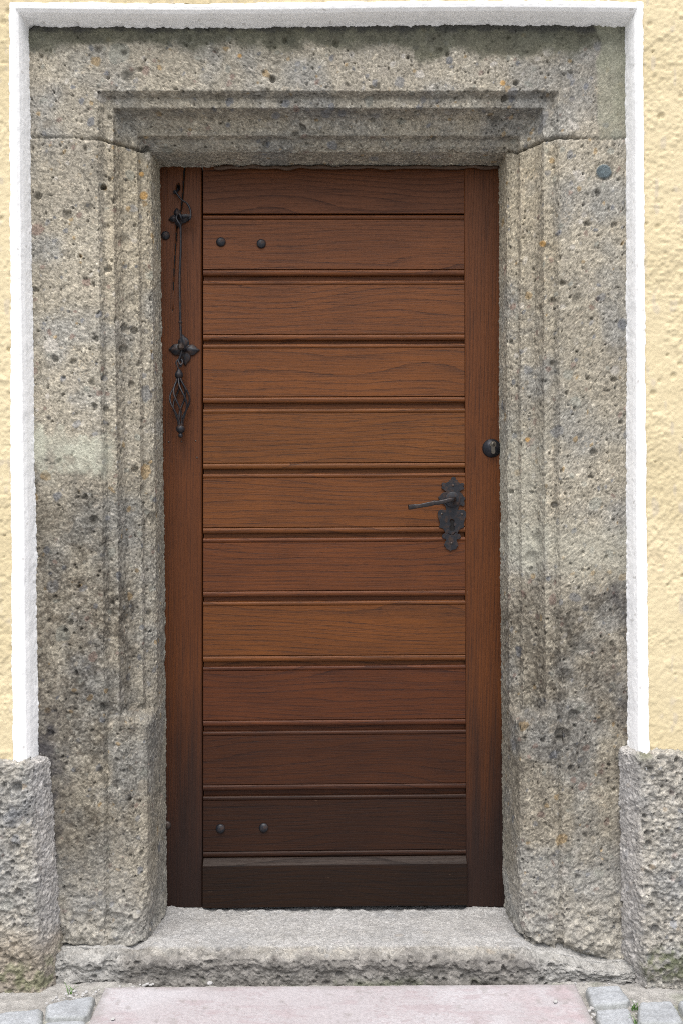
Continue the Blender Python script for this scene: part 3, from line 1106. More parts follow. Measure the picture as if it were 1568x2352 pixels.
def build_post():
    x0, x1 = dx(352), dx(463.0)
    x1b = dx(465.3)
    z0, z1 = ZS + .003, ZT - .1
    cx, cz = (x0 + x1) / 2, (z0 + z1) / 2
    nx, nz = 70, 620
    u = np.linspace(0, 1, nx)
    w = np.linspace(0, 1, nz)
    U, Wz = np.meshgrid(u, w, indexing='ij')
    z = z0 + (z1 - z0) * Wz
    x = x0 + (x1 + (x1b - x1) * (1 - Wz) - x0) * U
    P = np.stack([x, np.full(x.shape, YD), z], -1).reshape(-1, 3)
    px = 784 + P[:, 0] * F / (YD - CAMY)
    py = 1176 - (P[:, 2] - EYE) * F / (YD - CAMY)
    cr = np.interp(py, [385, 448, 480, 522, 577, 649, 720], [424, 420, 417, 406.5, 403, 399, 397])
    wd = np.interp(py, [385, 430, 480, 500, 520, 570, 650, 720], [1.6, 1.6, 1.2, 1.0, 1.4, 1.1, .8, .0])
    g = np.exp(-((px - cr) / np.maximum(wd, .05)) ** 2) * (wd > .05)
    hole = sstep(1.1, .8, np.hypot((px - 409) / 4.5, (py - 430) / 9))
    P[:, 1] += .010 * g + .02 * hole + .0006 * fbm(P * np.array([1, 1, .1]), 60, 2, 801)
    e = np.clip(1 - (1 - U.ravel()) / .03, 0, 1)
    P[:, 1] += .003 * e ** 2
    n = len(P)
    back = P.reshape(nx, nz, 3)[-1].copy()
    back[:, 1] = YD + .10
    V = np.concatenate([P, back])
    f = grid_faces(nx, nz)
    i = np.arange(nz - 1)
    a = (nx - 1) * nz + i
    side = np.stack([a, n + i, n + i + 1, a + 1], 1)
    f = np.concatenate([f, side])
    bi = np.arange(nx - 1) * nz
    V[:, 0] -= cx
    V[:, 1] -= YD
    V[:, 2] -= cz
    me = mesh_np('upright', V, f)
    me.materials.append(M_OAKV)
    me.materials.append(M_DARK)
    gf = np.maximum(g, hole)[f[:(nx - 1) * (nz - 1)]].mean(1)
    mi = np.zeros(len(f), dtype=np.int32)
    mi[:len(gf)] = gf > .42
    me.polygons.foreach_set('material_index', mi)
    if me.polygons[500].normal.y > 0:
        me.flip_normals()
    o = link('upright', me, None, post, loc=Vector((cx, YD, cz)) - parent_world(post))
    o.color = (.72, .66, .64, 1)
    return o


build_post()

door = empty('oak_door', (dx(770), YD, ZS), 'reddish brown oak plank door of eleven beaded horizontal boards with black iron handle', 'door')

# rows: top of the flat, bottom of the flat (rows read at the left edge), stain of each board
ROWS = [(386, 489, False, False), (505, 618, True, True), (655, 767, True, True), (801, 911, True, True), (950, 1063, True, True),
        (1099, 1211, True, True), (1247, 1357, True, True), (1393, 1506, True, True), (1542, 1654, True, True),
        (1691, 1802, True, True), (1840, 1955, True, True)]
STAIN = [(.78, .73, .74), (.94, .90, .90), (1.04, 1.02, .98), (1.08, 1.06, .92), (1.04, 1.06, .88), (1.02, 1.0, .88), (.84, .77, .78), (.98, .96, .82),
         (.62, .54, .60), (.37, .34, .40), (.20, .20, .26)]


def plank_profile(zt, zb, top_bead, bot_bead, zt_all, zb_all):
    """outline in (y, z), from top to bottom along the face"""
    pr = []
    if top_bead:
        r = .0058
        pr.append((.006, zt_all))
        pr.append((.006, zt_all - .0005))
        for a in np.linspace(100, -80, 12):
            pr.append((.0040 - .0048 * math.cos(math.radians(a)), zt_all - .0065 + .0062 * math.sin(math.radians(a))))
        pr.append((.0036, zt + .0008))
        pr.append((.0005, zt))
    else:
        pr.append((.0012, zt_all))
        pr.append((.0, zt_all - .001))
    if bot_bead:
        pr.append((.0, zb))
        pr.append((.0038, zb - .0008))
        h = .0080
        for a in np.linspace(80, -90, 14):
            pr.append((.0042 - .0056 * math.cos(math.radians(a)), zb - .0096 + h * math.sin(math.radians(a))))
        pr.append((.0120, zb - .0178))
        pr.append((.0120, zb_all))
    else:
        pr.append((.0, zb_all + .001))
        pr.append((.0012, zb_all))
    return pr


def skew(x):                      # boards drop very slightly to the left
    return 0.0


def build_planks():
    for k, (pt, pb, tb, bb) in enumerate(ROWS):
        zt, zb = dz(pt), dz(pb)
        zt_all = zt + (.0125 if tb else .012 if k == 0 else 0)
        if k == 0:
            zb_all = dz(490.2)
        elif k == 10:
            zb_all = dz(1972)
        else:
            zb_all = dz(ROWS[k + 1][0]) + .0125 + .0003
        if k == 1:
            zt_all = dz(493.6)
        xa, xb = dx(467.5), dx(1064.2 + k * .42)
        cz = (zt_all + zb_all) / 2
        cx = (xa + xb) / 2
        pr = plank_profile(zt, zb, tb, bb, zt_all, zb_all)
        pr = pr + [(.034, zb_all), (.034, zt_all)]
        bm = bmesh.new()
        tilt = (-.0008, .0, .0, .001, .001, .001, .002, .002, .0028, .0045, .006)[k] if False else 0
        ring = []
        nxs = 2
        for i in range(nxs):
            x = xa + (xb - xa) * i / (nxs - 1)
            sk = (k / 10.0) * .0065 * ((x - xa) / (xb - xa))
            ring.append([bm.verts.new((x - cx, y, z - cz + sk)) for (y, z) in pr])
        m = len(pr)
        for i in range(nxs - 1):
            for j in range(m):
                f = bm.faces.new((ring[i][j], ring[i][(j + 1) % m], ring[i + 1][(j + 1) % m], ring[i + 1][j]))
                f.smooth = True
        bm.faces.new(ring[0])
        bm.faces.new(ring[-1][::-1])
        o = bm_obj('plank', bm, M_OAK, door, (cx, YD, cz))
        for e in o.data.edges:
            pass
        o.data.set_sharp_from_angle(angle=math.radians(38))
        o.color = (*STAIN[k], 1)
        if k == 9:
            o['label'] = 'dark stained board near the foot'
        if k == 10:
            o['label'] = 'nearly black weathered bottom board with two iron bolts'
    # bottom rail, proud, with a sloping top
    xa, xb = dx(466, .19), dx(1071, .19)
    zt, zm, zb = dz(1971), dz(1989, .186), dz(2086, .186)
    cx, cz = (xa + xb) / 2, (zt + zb) / 2
    bm = bmesh.new()
    pr = [(.004, zt), (-.0125, zm + .0012), (-.0140, zm - .001), (-.0140, zb), (.034, zb), (.034, zt)]
    ring = []
    for x in (xa, xb):
        sk = .0075 * (x - xa) / (xb - xa)
        ring.append([bm.verts.new((x - cx, y, z - cz + sk)) for y, z in pr])
    m = len(pr)
    for j in range(m):
        bm.faces.new((ring[0][j], ring[0][(j + 1) % m], ring[1][(j + 1) % m], ring[1][j]))
    bm.faces.new(ring[0])
    bm.faces.new(ring[1][::-1])
    o = bm_obj('bottom_rail', bm, M_OAK, door, (cx, YD, cz), bevel=.0012)
    o.color = (.125, .15, .22, 1)
    o['label'] = 'blackened bottom rail with rubbed top edge'
    # closing stile on the lock side
    xa, xat, xb = dx(1069.4), dx(1064.6), dx(1185)
    z0, z1 = ZS + .006, ZT - .1
    nz = 60
    cx, cz = (xa + xb) / 2, (z0 + z1) / 2
    bm = bmesh.new()
    rows = []
    for i in range(nz):
        t = i / (nz - 1)
        z = z0 + (z1 - z0) * t
        xl = xa + (xat - xa) * t
        rows.append([bm.verts.new((a - cx, b, z - cz)) for a, b in ((xl, .034), (xl, -.0005), (xl + .0022, -.0025), (xb, -.0025))])
    for i in range(nz - 1):
        for j in range(3):
            bm.faces.new((rows[i][j], rows[i][j + 1], rows[i + 1][j + 1], rows[i + 1][j]))
    bm.faces.new(rows[0])
    o = bm_obj('stile', bm, M_OAKV_R, door, (cx, YD, cz))
    o.color = (.80, .74, .66, 1)


def stile_material():
    """the lock stile's foot is weathered nearly black, as its boards are"""
    m = M_OAKV.copy()
    m.name = 'oak_upright_dark_foot'
    t = m.node_tree
    b = t.nodes['Principled BSDF']
    src = b.inputs['Base Color'].links[0].from_socket
    tc = t.nodes.new('ShaderNodeTexCoord')
    sp = t.nodes.new('ShaderNodeSeparateXYZ')
    L(t, tc.outputs['Object'], sp.inputs[0])
    n = t.nodes.new('ShaderNodeTexNoise')
    n.inputs['Scale'].default_value = 6
    n.inputs['Detail'].default_value = 4
    mp = t.nodes.new('ShaderNodeMapping')
    mp.inputs['Scale'].default_value = (5, 1, .35)
    L(t, tc.outputs['Object'], mp.inputs[0])
    L(t, mp.outputs[0], n.inputs['Vector'])
    zz = mathn(t, 'MULTIPLY_ADD', n.outputs[0], .75, mathn(t, 'SUBTRACT', sp.outputs[2], .20))
    f = t.nodes.new('ShaderNodeMapRange')
    f.interpolation_type = 'SMOOTHSTEP'
    f.inputs['From Min'].default_value = -.02
    f.inputs['From Max'].default_value = -.72
    f.inputs['To Min'].default_value = 0
    f.inputs['To Max'].default_value = .86
    L(t, zz, f.inputs['Value'])
    c = mixrgb(t, f.outputs[0], src, (.010, .0075, .0075))
    L(t, c, b.inputs['Base Color'])
    return m


M_OAKV_R = stile_material()
for o_ in list(post.children):
    o_.data.materials[0] = M_OAKV_R
build_planks()


# ------------------------------------------------------------------ iron work
def lathe(bm, pts, center, segs=24, axis_dir=(0, -1, 0)):
    """pts: (radius, offset along axis)"""
    ax = Vector(axis_dir).normalized()
    a = ax.orthogonal().normalized()
    b = ax.cross(a)
    rings = []
    for r, h in pts:
        if r < 1e-6:
            rings.append([bm.verts.new(Vector(center) + ax * h)])
        else:
            rings.append([bm.verts.new(Vector(center) + ax * h + (a * math.cos(2 * math.pi * k / segs) + b * math.sin(2 * math.pi * k / segs)) * r) for k in range(segs)])
    for p, q in zip(rings[:-1], rings[1:]):
        for k in range(segs):
            k2 = (k + 1) % segs
            if len(p) == 1 and len(q) == 1:
                continue
            if len(p) == 1:
                bm.faces.new((p[0], q[k2], q[k]))
            elif len(q) == 1:
                bm.faces.new((p[k], p[k2], q[0]))
            else:
                bm.faces.new((p[k], p[k2], q[k2], q[k]))


def tube(bm, pts, radii, segs=10):
    pts = [Vector(p) for p in pts]
    if isinstance(radii, (int, float)):
        radii = [radii] * len(pts)
    up = None
    rings = []
    for i, p in enumerate(pts):
        tg = (pts[min(i + 1, len(pts) - 1)] - pts[max(i - 1, 0)]).normalized()
        if up is None:
            up = tg.orthogonal().normalized()
        up = (up - tg * up.dot(tg)).normalized()
        bb = tg.cross(up)
        rings.append([bm.verts.new(p + (up * math.cos(2 * math.pi * k / segs) + bb * math.sin(2 * math.pi * k / segs)) * radii[i]) for k in range(segs)])
    for p, q in zip(rings[:-1], rings[1:]):
        for k in range(segs):
            bm.faces.new((p[k], p[(k + 1) % segs], q[(k + 1) % segs], q[k]))
    bm.faces.new(rings[0][::-1])
    bm.faces.new(rings[-1])


def smooth_path(ctrl, n=8):
    """Catmull-Rom through control points"""
    c = [Vector(p) for p in ctrl]
    c = [c[0] * 2 - c[1]] + c + [c[-1] * 2 - c[-2]]
    out = []
    for i in range(1, len(c) - 2):
        for k in range(n):
            t = k / n
            p0, p1, p2, p3 = c[i - 1], c[i], c[i + 1], c[i + 2]
            out.append(.5 * ((2 * p1) + (p2 - p0) * t + (2 * p0 - 5 * p1 + 4 * p2 - p3) * t * t + (3 * p1 - p0 - 3 * p2 + p3) * t ** 3))
    out.append(c[-2])
    return out


def dome_bolt(parent, px, py, r, base_y, tilt=0):
    bm = bmesh.new()
    h = r * .62
    pts = [(0, h)] + [(r * math.sin(a), h * math.cos(a) ** .8) for a in np.linspace(.25, 1.45, 7)] + [(r, .0006), (r * .98, -.004)]
    pts = [(a, b) for a, b in pts]
    lathe(bm, pts, (0, 0, 0), 14)
    for v in bm.verts:
        v.co += Vector((random.uniform(-1, 1), random.uniform(-1, 1), random.uniform(-1, 1))) * .0004
    return bm_obj('bolt', bm, M_IRON, parent, (dx(px, base_y), base_y, dz(py, base_y)), smooth=True)


random.seed(5)
for px, py in ((508, 556), (600.5, 560), (507, 1903), (606, 1901)):
    dome_bolt(door, px, py, .0128, YD)
dome_bolt(post, 381, 541, .0118, YD)
o = dome_bolt(post, 384, 1895, .0118, YD)
o.data.materials[0] = M_BRONZE
o['label'] = 'rusty bolt half hidden by the jamb'
# small nails in the post
for px, py in ((388, 1015), (417.5, 1014), (450, 1012.5), (453, 1051)):
    bm = bmesh.new()
    lathe(bm, [(0, .0008), (.0022, .0006), (.0026, .0), (.0026, -.002)], (0, 0, 0), 10)
    bm_obj('nail', bm, M_BRONZE, post, (dx(px), YD, dz(py)), smooth=True)


def poly_plate(outline, holes, thick, y0):
    """flat plate from an outline in (x, z); front at y0 - thick"""
    bm = bmesh.new()
    edges = []
    for lp in [outline] + holes:
        vs = [bm.verts.new((x, 0, z)) for x, z in lp]
        edges += [bm.edges.new((vs[i], vs[(i + 1) % len(vs)])) for i in range(len(vs))]
    bmesh.ops.triangle_fill(bm, use_beauty=True, use_dissolve=False, edges=edges)
    r = bmesh.ops.extrude_face_region(bm, geom=bm.faces[:])
    for v in r['geom']:
        if isinstance(v, bmesh.types.BMVert):
            v.co.y -= thick
    for v in bm.verts:
        v.co.y += y0
    return bm


def hz(p, y=.195):
    """a point of the lock-plate close-up"""
    return (dx(918.6 + p[0] * .16473, y), dz(976.1 + p[1] * .16473, y))


def ellipse(cx, cy, rx, ry, n=20, a0=0, a1=360):
    return [(cx + rx * math.cos(math.radians(a0 + (a1 - a0) * k / n)), cy + ry * math.sin(math.radians(a0 + (a1 - a0) * k / n))) for k in range(n)]


RIGHT = [(740, 724), (762, 730), (773, 748), (774, 764), (795, 766), (797, 786), (815, 800), (836, 818), (855, 808), (878, 812), (890, 834), (874, 856),
         (890, 880), (884, 898), (858, 905), (832, 922), (812, 938), (846, 946), (866, 966), (882, 998), (905, 1016), (903, 1040), (882, 1056), (892, 1076),
         (896, 1108), (886, 1128), (866, 1132), (842, 1118), (822, 1124), (808, 1150), (806, 1186), (846, 1180), (884, 1184), (908, 1208), (915, 1248), (908, 1292),
         (892, 1334), (880, 1372), (886, 1424), (862, 1438), (836, 1446), (814, 1472), (796, 1510), (770, 1496), (752, 1506), (738, 1526), (712, 1534)]
LEFT = [(690, 1524), (664, 1506), (622, 1508), (612, 1474), (592, 1446), (562, 1436), (536, 1426), (548, 1376), (540, 1334), (524, 1292), (517, 1248), (524, 1208),
        (546, 1186), (584, 1178), (616, 1184), (636, 1192), (634, 1150), (618, 1118), (590, 1100), (560, 1060), (532, 1030), (524, 1004), (548, 992), (568, 962), (596, 942), (640, 934),
        (618, 916), (600, 902), (566, 878), (584, 856), (568, 832), (582, 806), (604, 804), (624, 812), (650, 800), (676, 782), (680, 766), (704, 764), (704, 746), (716, 730)]
TAIL = [(622, 1512), (660, 1512), (688, 1530), (714, 1540), (742, 1532), (758, 1510), (774, 1502), (796, 1516), (830, 1524), (843, 1552), (836, 1580), (808, 1594), (786, 1596), (784, 1618),
        (800, 1640), (796, 1662), (812, 1686), (788, 1698), (778, 1730), (748, 1738), (716, 1742), (708, 1756), (690, 1759), (676, 1744), (642, 1732), (630, 1706), (604, 1666), (618, 1650), (618, 1632),
        (636, 1616), (630, 1590), (604, 1586), (580, 1566), (580, 1536), (598, 1518)]
KEY = [(700, 1385)] + ellipse(718, 1348, 34, 36, 18, 130, 410) + [(738, 1385), (742, 1405), (755, 1415), (752, 1470), (735, 1478), (700, 1476), (686, 1462), (684, 1418), (698, 1404)]


def build_handle():
    yb = YD - .001
    bm = poly_plate([hz(p) for p in RIGHT + LEFT], [[hz(p) for p in KEY]], .0028, yb - .0006)
    c = Vector((dx(1037), yb, dz(1160)))
    for v in bm.verts:
        v.co -= c
    plate = bm_obj('handle_plate', bm, M_IRON, door, c, bevel=.0006)
    plate['label'] = 'black iron lock plate with scalloped outline'

    def sub(name, bm, mat, smooth=True, bevel=0):
        for v in bm.verts:
            v.co -= c
        return bm_obj(name, bm, mat, plate, c, smooth=smooth, bevel=bevel)
    sub('lower_plate', poly_plate([hz(p) for p in TAIL], [], .0026, yb - .0004), M_IRON, False, .0006)
    bm = bmesh.new()
    vs = [bm.verts.new((x, yb - .0008, z)) for x, z in [hz(p) for p in ellipse(718, 1408, 48, 85, 20)]]
    bm.faces.new(vs)
    sub('keyhole', bm, M_DARK, False)
    # rose
    bm = bmesh.new()
    x, z = hz((725, 1040))
    lathe(bm, [(0, .0062), (.0195, .0062), (.0208, .0054), (.0212, .0030), (.0212, 0)], (x, yb - .002, z), 40)
    o = sub('rose', bm, M_IRON)
    o.data.set_sharp_from_angle(angle=math.radians(40))
    # screws
    for p in ((732, 845), (575, 1242), (857, 1250), (710, 1652)):
        x, z = hz(p)
        bm = bmesh.new()
        lathe(bm, [(0, .0016), (.0022, .0013), (.0036, .0)], (x, yb - .0034, z), 12)
        sub('screw', bm, M_BRONZE)
    # lever: square shank out of the door, then a flat wavy bar to the left
    sec = []
    ctrl = [((745, 1035), 0.000, .0068, .0068), ((735, 1037), .030, .0066, .0066), ((712, 1042), .046, .0064, .0062), ((672, 1051), .048, .0060, .0052),
            ((600, 1070), .051, .0058, .0044), ((530, 1084), .050, .0056, .0036), ((480, 1086), .047, .0058, .0034), ((468, 1084), .0465, .0066, .0044), ((452, 1092), .047, .0060, .0036),
            ((380, 1108), .051, .0062, .0032), ((300, 1124), .052, .0056, .0032), ((235, 1134), .048, .0052, .0034), ((210, 1136), .047, .0060, .0044), ((196, 1136), .0475, .0060, .0036), ((150, 1142), .051, .0064, .0032), ((112, 1147), .0535, .0064, .0030)]
    bm = bmesh.new()
    cp = []
    for p, out, hh, tt in ctrl:
        yy = yb - .006 - out
        x, z = dx(918.6 + p[0] * .16473, yy), dz(976.1 + p[1] * .16473, yy)
        cp.append((Vector((x, yy, z)), hh, tt))
    rings = []
    for i, (p, hh, tt) in enumerate(cp):
        a, b = cp[max(0, i - 1)][0], cp[min(len(cp) - 1, i + 1)][0]
        tg = (b - a).normalized()
        upv = Vector((0, 0, 1))
        upv = (upv - tg * upv.dot(tg)).normalized()
        sv = tg.cross(upv)
        ring = []
        for k in range(12):
            an = 2 * math.pi * (k + .5) / 12
            cu, su = math.cos(an), math.sin(an)
            e = .45
            ring.append(bm.verts.new(p + upv * hh * math.copysign(abs(cu) ** e, cu) + sv * tt * math.copysign(abs(su) ** e, su)))
        rings.append(ring)
    for p, q in zip(rings[:-1], rings[1:]):
        for k in range(12):
            bm.faces.new((p[k], p[(k + 1) % 12], q[(k + 1) % 12], q[k]))
    bm.faces.new(rings[0][::-1])
    bm.faces.new(rings[-1])
    o = sub('lever', bm, M_LEVER)
    o.data.set_sharp_from_angle(angle=math.radians(48))


M_LEVER = iron('worn_lever', (0.030, 0.027, 0.028), (0.06, 0.042, 0.035), .5, .36, .6)
build_handle()


def build_cylinder():
    c = Vector((dx(1127.3), YD - .0025, dz(1029.6)))
    bm = bmesh.new()
    R = .0252
    lathe(bm, [(0, .0125), (.0120, .0125), (.0135, .0118), (.0190, .0075), (.0232, .0038), (R, .0016), (R, -.001)], (0, 0, 0), 44)
    o = bm_obj('lock_rosette', bm, M_ROS, door, c, smooth=True)
    o['label'] = 'round black security rosette'
    k = .16473 / 850
    bm = poly_plate([((p[0] - 1267) * k, -(p[1] - 325) * k) for p in ellipse(1278, 275, 45, 45, 22, 125, 415) + [(1305, 320), (1307, 385)] + ellipse(1280, 385, 27, 24, 8, 0, 180) + [(1253, 385), (1252, 320)]], [], .0022, -.0122)
    bm_obj('cylinder', bm, M_STEEL, o, c, bevel=.0004)
    bm = bmesh.new()
    lathe(bm, [(0, .0012), (.0055, .0010), (.0060, .0)], ((1278 - 1267) * k, -.0142, -(275 - 325) * k), 20)
    bm_obj('cylinder_core', bm, M_STEEL, o, c, smooth=True)
    bm = bmesh.new()
    add_box(bm, ((1278 - 1267) * k, -.0154, -(272 - 325) * k), (.0014, .0006, .0058))
    bm_obj('keyway', bm, M_DARK, o, c)


M_ROS = iron('black_rosette', (0.016, 0.017, 0.022), (0.05, 0.045, 0.045), .4, .30, .5)
build_cylinder()


def build_bell():
    root = empty('bell_pull', (dx(415), YD, dz(985)), 'wrought iron bell pull with twisted basket handle hanging on the oak post', 'bell pull')

    def at(px, py, out):
        y = YD - out
        return Vector((X(px, y), y, Z(py, y)))

    def add(name, bm, mat=M_IRON, smooth=True, bevel=0, parent=None):
        base = at(415, 985, 0)
        for v in bm.verts:
            v.co -= base
        return bm_obj(name, bm, mat, parent or root, base, smooth=smooth, bevel=bevel)

    def petals(cx, cy, tips, out):
        """four domed leaves hammered from one plate"""
        bm = bmesh.new()
        c0 = at(cx, cy, out)
        nr, na = 10, 72
        rings = []
        angs = [math.atan2(-(ty - cy), tx - cx) for tx, ty in tips]
        lens = [math.hypot(tx - cx, ty - cy) * (YD - CAMY) / F for tx, ty in tips]
        cen = bm.verts.new(c0 + Vector((0, -.003, 0)))
        for i in range(1, nr + 1):
            ring = []
            for k in range(na):
                a = 2 * math.pi * k / na
                best = min(range(4), key=lambda j: abs((a - angs[j] + math.pi) % (2 * math.pi) - math.pi))
                da = abs((a - angs[best] + math.pi) % (2 * math.pi) - math.pi)
                q = da / (math.pi / 4)
                lp = lens[best]
                rr = lp * float(np.interp(q, [0, .08, .2, .45, .7, .88, 1], [1, .88, .80, .73, .64, .52, .42]))
                t = i / nr
                bulge = .0055 * math.sin(min(1, t) * math.pi) * max(0, 1 - q ** 2 * 1.0) + .002 * (1 - t)
                ring.append(bm.verts.new(c0 + Vector((math.cos(a) * rr * t, -bulge - .001, math.sin(a) * rr * t))))
            rings.append(ring)
        for k in range(na):
            bm.faces.new((cen, rings[0][k], rings[0][(k + 1) % na]))
        for p, q in zip(rings[:-1], rings[1:]):
            for k in range(na):
                bm.faces.new((p[k], q[k], q[(k + 1) % na], p[(k + 1) % na]))
        bk = [bm.verts.new(v.co + Vector((0, .0035, 0))) for v in rings[-1]]
        for k in range(na):
            bm.faces.new((rings[-1][k], bk[k], bk[(k + 1) % na], rings[-1][(k + 1) % na]))
        return bm
    # upper bracket with rocker arm
    up = add('rosette', petals(409, 500, [(386, 505), (437, 506), (406, 476), (413, 525)], .003))
    bm = bmesh.new()
    tube(bm, smooth_path([at(411, 499, .003), at(412, 498, .020), at(420, 497, .028), at(431, 496, .028), at(440, 498, .026)], 6), [.006] * 24 + [.0062], 10)
    add('rocker_arm', bm, parent=up)
    bm = bmesh.new()
    tube(bm, smooth_path([at(409, 433, -.006), at(407, 440, .004), at(401, 444, .010), at(402, 438, .013), at(408, 447, .014), at(418, 459, .017), at(430, 467, .022), at(437, 480, .026), at(438.5, 492, .028), at(437, 502, .030), at(433, 503, .026)], 8), .0027, 8)
    add('hook_wire', bm)
    # long pull wire with its top eye
    bm = bmesh.new()
    tube(bm, smooth_path([at(418, 504, .031), at(416.5, 499, .036), at(413, 492, .035), at(408, 495, .030), at(406, 502, .030), at(410, 510, .033), at(414.5, 517, .032), at(415.5, 530, .030), at(415.5, 577, .028),
                          at(413.3, 640, .027), at(414.8, 735, .027), at(416.8, 789, .027), at(417.4, 808, .027), at(414, 820, .027), at(411, 828, .027), at(412.5, 835, .029), at(416, 838, .030), at(419.5, 834, .028), at(418.5, 827, .026), at(415.5, 826, .024)], 8), .0030, 8)
    add('pull_wire', bm)
    bm = bmesh.new()
    lathe(bm, [(0, .0022), (.0045, .0022), (.0056, 0), (.0045, -.0022), (0, -.0022)], at(414.8, 740.5, .027), 16, (0, 0, 1))
    add('collar', bm)
    lo = add('rosette', petals(424, 803.5, [(384.8, 802), (461, 804.4), (420, 765.8), (426.5, 841.5)], .003))
    lo['label'] = 'lower four petalled iron rosette'
    up['label'] = 'upper four petalled iron rosette'
    # arm and faceted guide nut
    bm = bmesh.new()
    tube(bm, [at(425, 803, .004), at(425, 802, .018), at(421, 799, .024), at(416, 797, .026)], [.0058, .0056, .006, .006], 10)
    add('guide_arm', bm, parent=lo)
    bm = bmesh.new()
    s = .0088
    bmesh.ops.create_cube(bm, size=2 * s)
    bmesh.ops.bevel(bm, geom=bm.edges[:], offset=s * .62, segments=1, affect='EDGES')
    for v in bm.verts:
        v.co = v.co + at(416, 797, .030)
    add('guide_nut', bm, M_BRONZE, False, parent=lo)
    # basket handle
    bm = bmesh.new()
    tube(bm, smooth_path([at(417.5, 838.5, .029), at(414, 842, .027), at(412.5, 836, .024), at(412, 829, .024), at(408, 828, .027), at(405.5, 834, .028), at(408.5, 842, .027), at(410.6, 850, .026), at(411.6, 858, .026)], 7), .0027, 8)
    hd = add('basket_handle', bm)
    bm = bmesh.new()
    r = .0112
    lathe(bm, [(.003, r * 1.35), (.0065, r * .95)] + [(r * math.cos(a), r * math.sin(a)) for a in np.linspace(.75, -1.1, 12)] + [(.0074, -r * .95), (0, -r * .95)], at(411.7, 861, .026), 24, (0, 0, 1))
    add('ball', bm, parent=hd)
    bm = bmesh.new()
    r = .0118
    lathe(bm, [(0, r * .97), (.0062, r * .97)] + [(r * math.cos(a), r * math.sin(a)) for a in np.linspace(1.0, -1.15, 12)] + [(.0045, -r * .98)] + [(.0064 * math.cos(a), -r * 1.45 + .0064 * math.sin(a)) for a in np.linspace(.9, -1.5, 8)] + [(0, -r * 1.45 - .0064)], at(415.4, 985.6, .026), 24, (0, 0, 1))
    add('ball', bm, parent=hd)
    for k in range(6):
        bm = bmesh.new()
        pts = []
        for i in range(33):
            t = i / 32
            cx, cy = 411.9 + 3.5 * t, 869 + 109 * t
            rad = .0055 + .0205 * math.sin(math.pi * min(1, t * 1.06) ** .92) ** 1.6 if t < .943 else .0055
            a = 2 * math.pi * k / 6 + .35 + 2.1 * t
            c = at(cx, cy, .026)
            pts.append(c + Vector((math.cos(a) * rad, math.sin(a) * rad, 0)))
        tube(bm, pts, .0026, 8)
        add('basket_wire', bm, M_IRON, parent=hd)


build_bell()


# brown sealant squeezed out between the lintel and the door head
def build_seal():
    bm = bmesh.new()
    rng = random.Random(3)
    pts, rad = [], []
    n = 90
    for i in range(n):
        t = i / (n - 1)
        px = 492 + (1144 - 492) * t
        pts.append((dx(px, .188), .190 + .002 * math.sin(i * .9), dz(384.0 + 1.1 * math.sin(i * .37) + 1.0 * math.sin(i * .83 + 1), .188)))
        rad.append(.0048 + .0012 * math.sin(i * .61) + rng.uniform(-.0004, .0004))
    tube(bm, pts, rad, 8)
    o = bm_obj('sealant_bead', bm, M_FOAM, None, (0, 0, 0), smooth=True)
    tag(o, 'thin wavy brown bead of sealant under the lintel above the top board', 'sealant')


build_seal()


# ------------------------------------------------------------------ gravel chips and weeds
def chip_mesh(seed):
    rng = random.Random(seed)
    bm = bmesh.new()
    bmesh.ops.create_icosphere(bm, subdivisions=1, radius=1.0)
    for v in bm.verts:
        v.co *= rng.uniform(.7, 1.15)
        v.co.z *= .65
    me = bpy.data.meshes.new('gravel_chip')
    bm.to_mesh(me)
    bm.free()
    me.materials.append(M_CHIP)
    return me


CHIP = [chip_mesh(i) for i in range(6)]


def chip(px, py, size, label, group=None, z=-.006):
    x, y = ground_at(px, py, z)
    o = bpy.data.objects.new('gravel_chip', CHIP[random.randrange(6)])
    COL.objects.link(o)
    o.location = (x, y, z + size * .45)
    s = size
    o.scale = (s * random.uniform(.8, 1.3), s * random.uniform(.8, 1.2), s)
    o.rotation_euler = (random.uniform(-.3, .3), random.uniform(-.3, .3), random.uniform(0, 6.28))
    return tag(o, label, 'gravel chip', group)


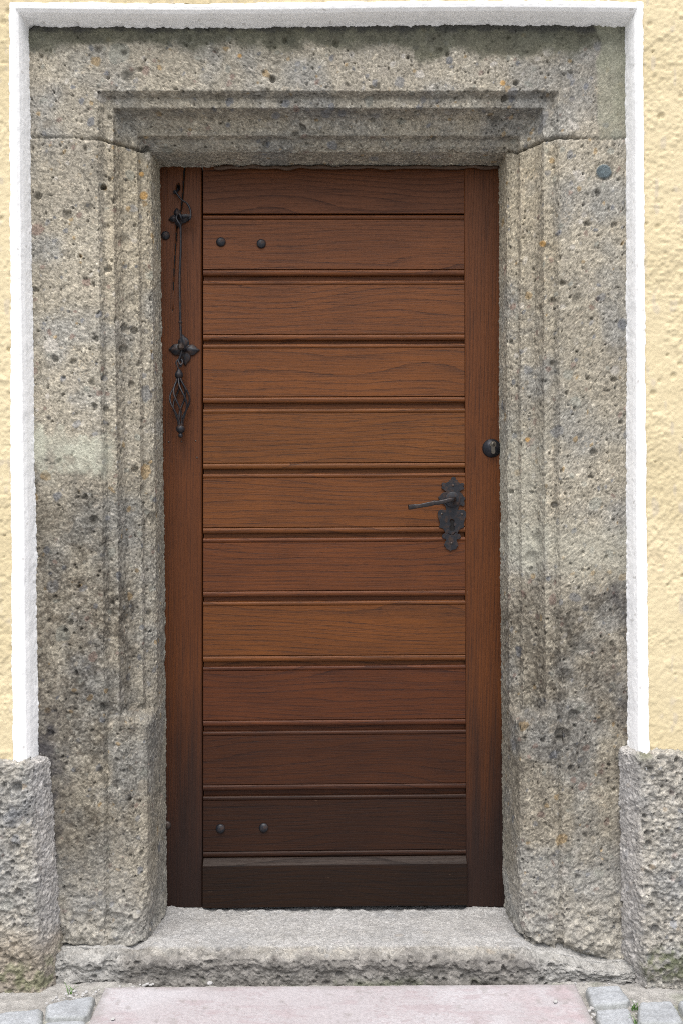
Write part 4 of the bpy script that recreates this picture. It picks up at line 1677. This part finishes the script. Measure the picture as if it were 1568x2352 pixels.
random.seed(11)
LA = 'tiny pale gravel chip among those strewn between pink slab and base stone foot'
for px, py, s in ((306, 2270, .0055), (322, 2263, .004), (331, 2266, .006), (338, 2262, .005), (347, 2265, .0055), (352, 2262, .004), (276, 2267, .004),
                  (172, 2279, .006), (176, 2287, .004), (164, 2292, .006), (170, 2295, .005), (158, 2290, .004), (177, 2296, .0045), (192, 2284, .004), (199, 2280, .006), (190, 2289, .005),
                  (221, 2280, .005), (228, 2276, .004), (216, 2286, .004), (131, 2293, .005), (136, 2298, .004), (122, 2300, .005), (148, 2295, .004), (109, 2306, .004), (141, 2303, .004), (153, 2285, .005)):
    chip(px, py, s, LA, 'gravel chips on the ground')
LB = 'tiny grey gravel chip beside the cobblestones at the mossy base stone'
for px, py, s in ((1321, 2261, .005), (1340, 2258, .004), (1331, 2296, .004), (1358, 2318, .006), (1352, 2324, .005), (1362, 2332, .005), (1356, 2340, .006), (1350, 2347, .004), (1414, 2268, .005), (1398, 2262, .004), (1455, 2303, .005), (1452, 2312, .005), (1460, 2330, .004)):
    chip(px, py, s, LB, 'gravel chips beside the cobblestones')
chip(1274, 2303, .0058, 'single grey gravel chip lying alone on the pink slab near its cobblestone side', z=.011)
chip(260, 2343, .0055, 'single white gravel chip lying alone on the front of the pink slab', z=.011)
chip(482, 2262, .009, 'pale gravel chip on the back edge of the pink slab against the doorstep', z=.011)
chip(414, 2150, .0045, 'tiny dark gravel chip lying on the doorstep', z=ZS)


def weed(px, py, label, n, h, seed):
    rng = random.Random(seed)
    x, y = ground_at(px, py, -.008)
    bm = bmesh.new()
    for i in range(n):
        a = rng.uniform(0, 6.28)
        ln = h * rng.uniform(.5, 1.1)
        w = rng.uniform(.0012, .0024)
        lean = rng.uniform(.25, .9)
        bx, by = rng.uniform(-.008, .008), rng.uniform(-.006, .006)
        prev = None
        sd_ = Vector((-math.sin(a), math.cos(a), 0))
        for k in range(6):
            t = k / 5
            c = Vector((bx + math.cos(a) * lean * ln * t * t, by + math.sin(a) * lean * ln * t * t, ln * (t - .25 * lean * t * t)))
            ww = w * (1 - t * .85)
            cur = (bm.verts.new(c - sd_ * ww), bm.verts.new(c + Vector((0, 0, .0006)) ), bm.verts.new(c + sd_ * ww))
            if prev:
                bm.faces.new((prev[0], prev[1], cur[1], cur[0]))
                bm.faces.new((prev[1], prev[2], cur[2], cur[1]))
            prev = cur
    o = bm_obj('weed', bm, M_LEAF, None, (x, y, -.010), smooth=True)
    return tag(o, label, 'weed')


weed(163, 2280, 'small tuft of green grass blades in the corner by the gravel chips', 7, .028, 2)
weed(1457, 2318, 'small green weed growing in the joint between two cobblestones', 12, .024, 7)
weed(1462, 2347, 'sprig of green weed between the lowest cobblestones by the slab', 9, .020, 9)
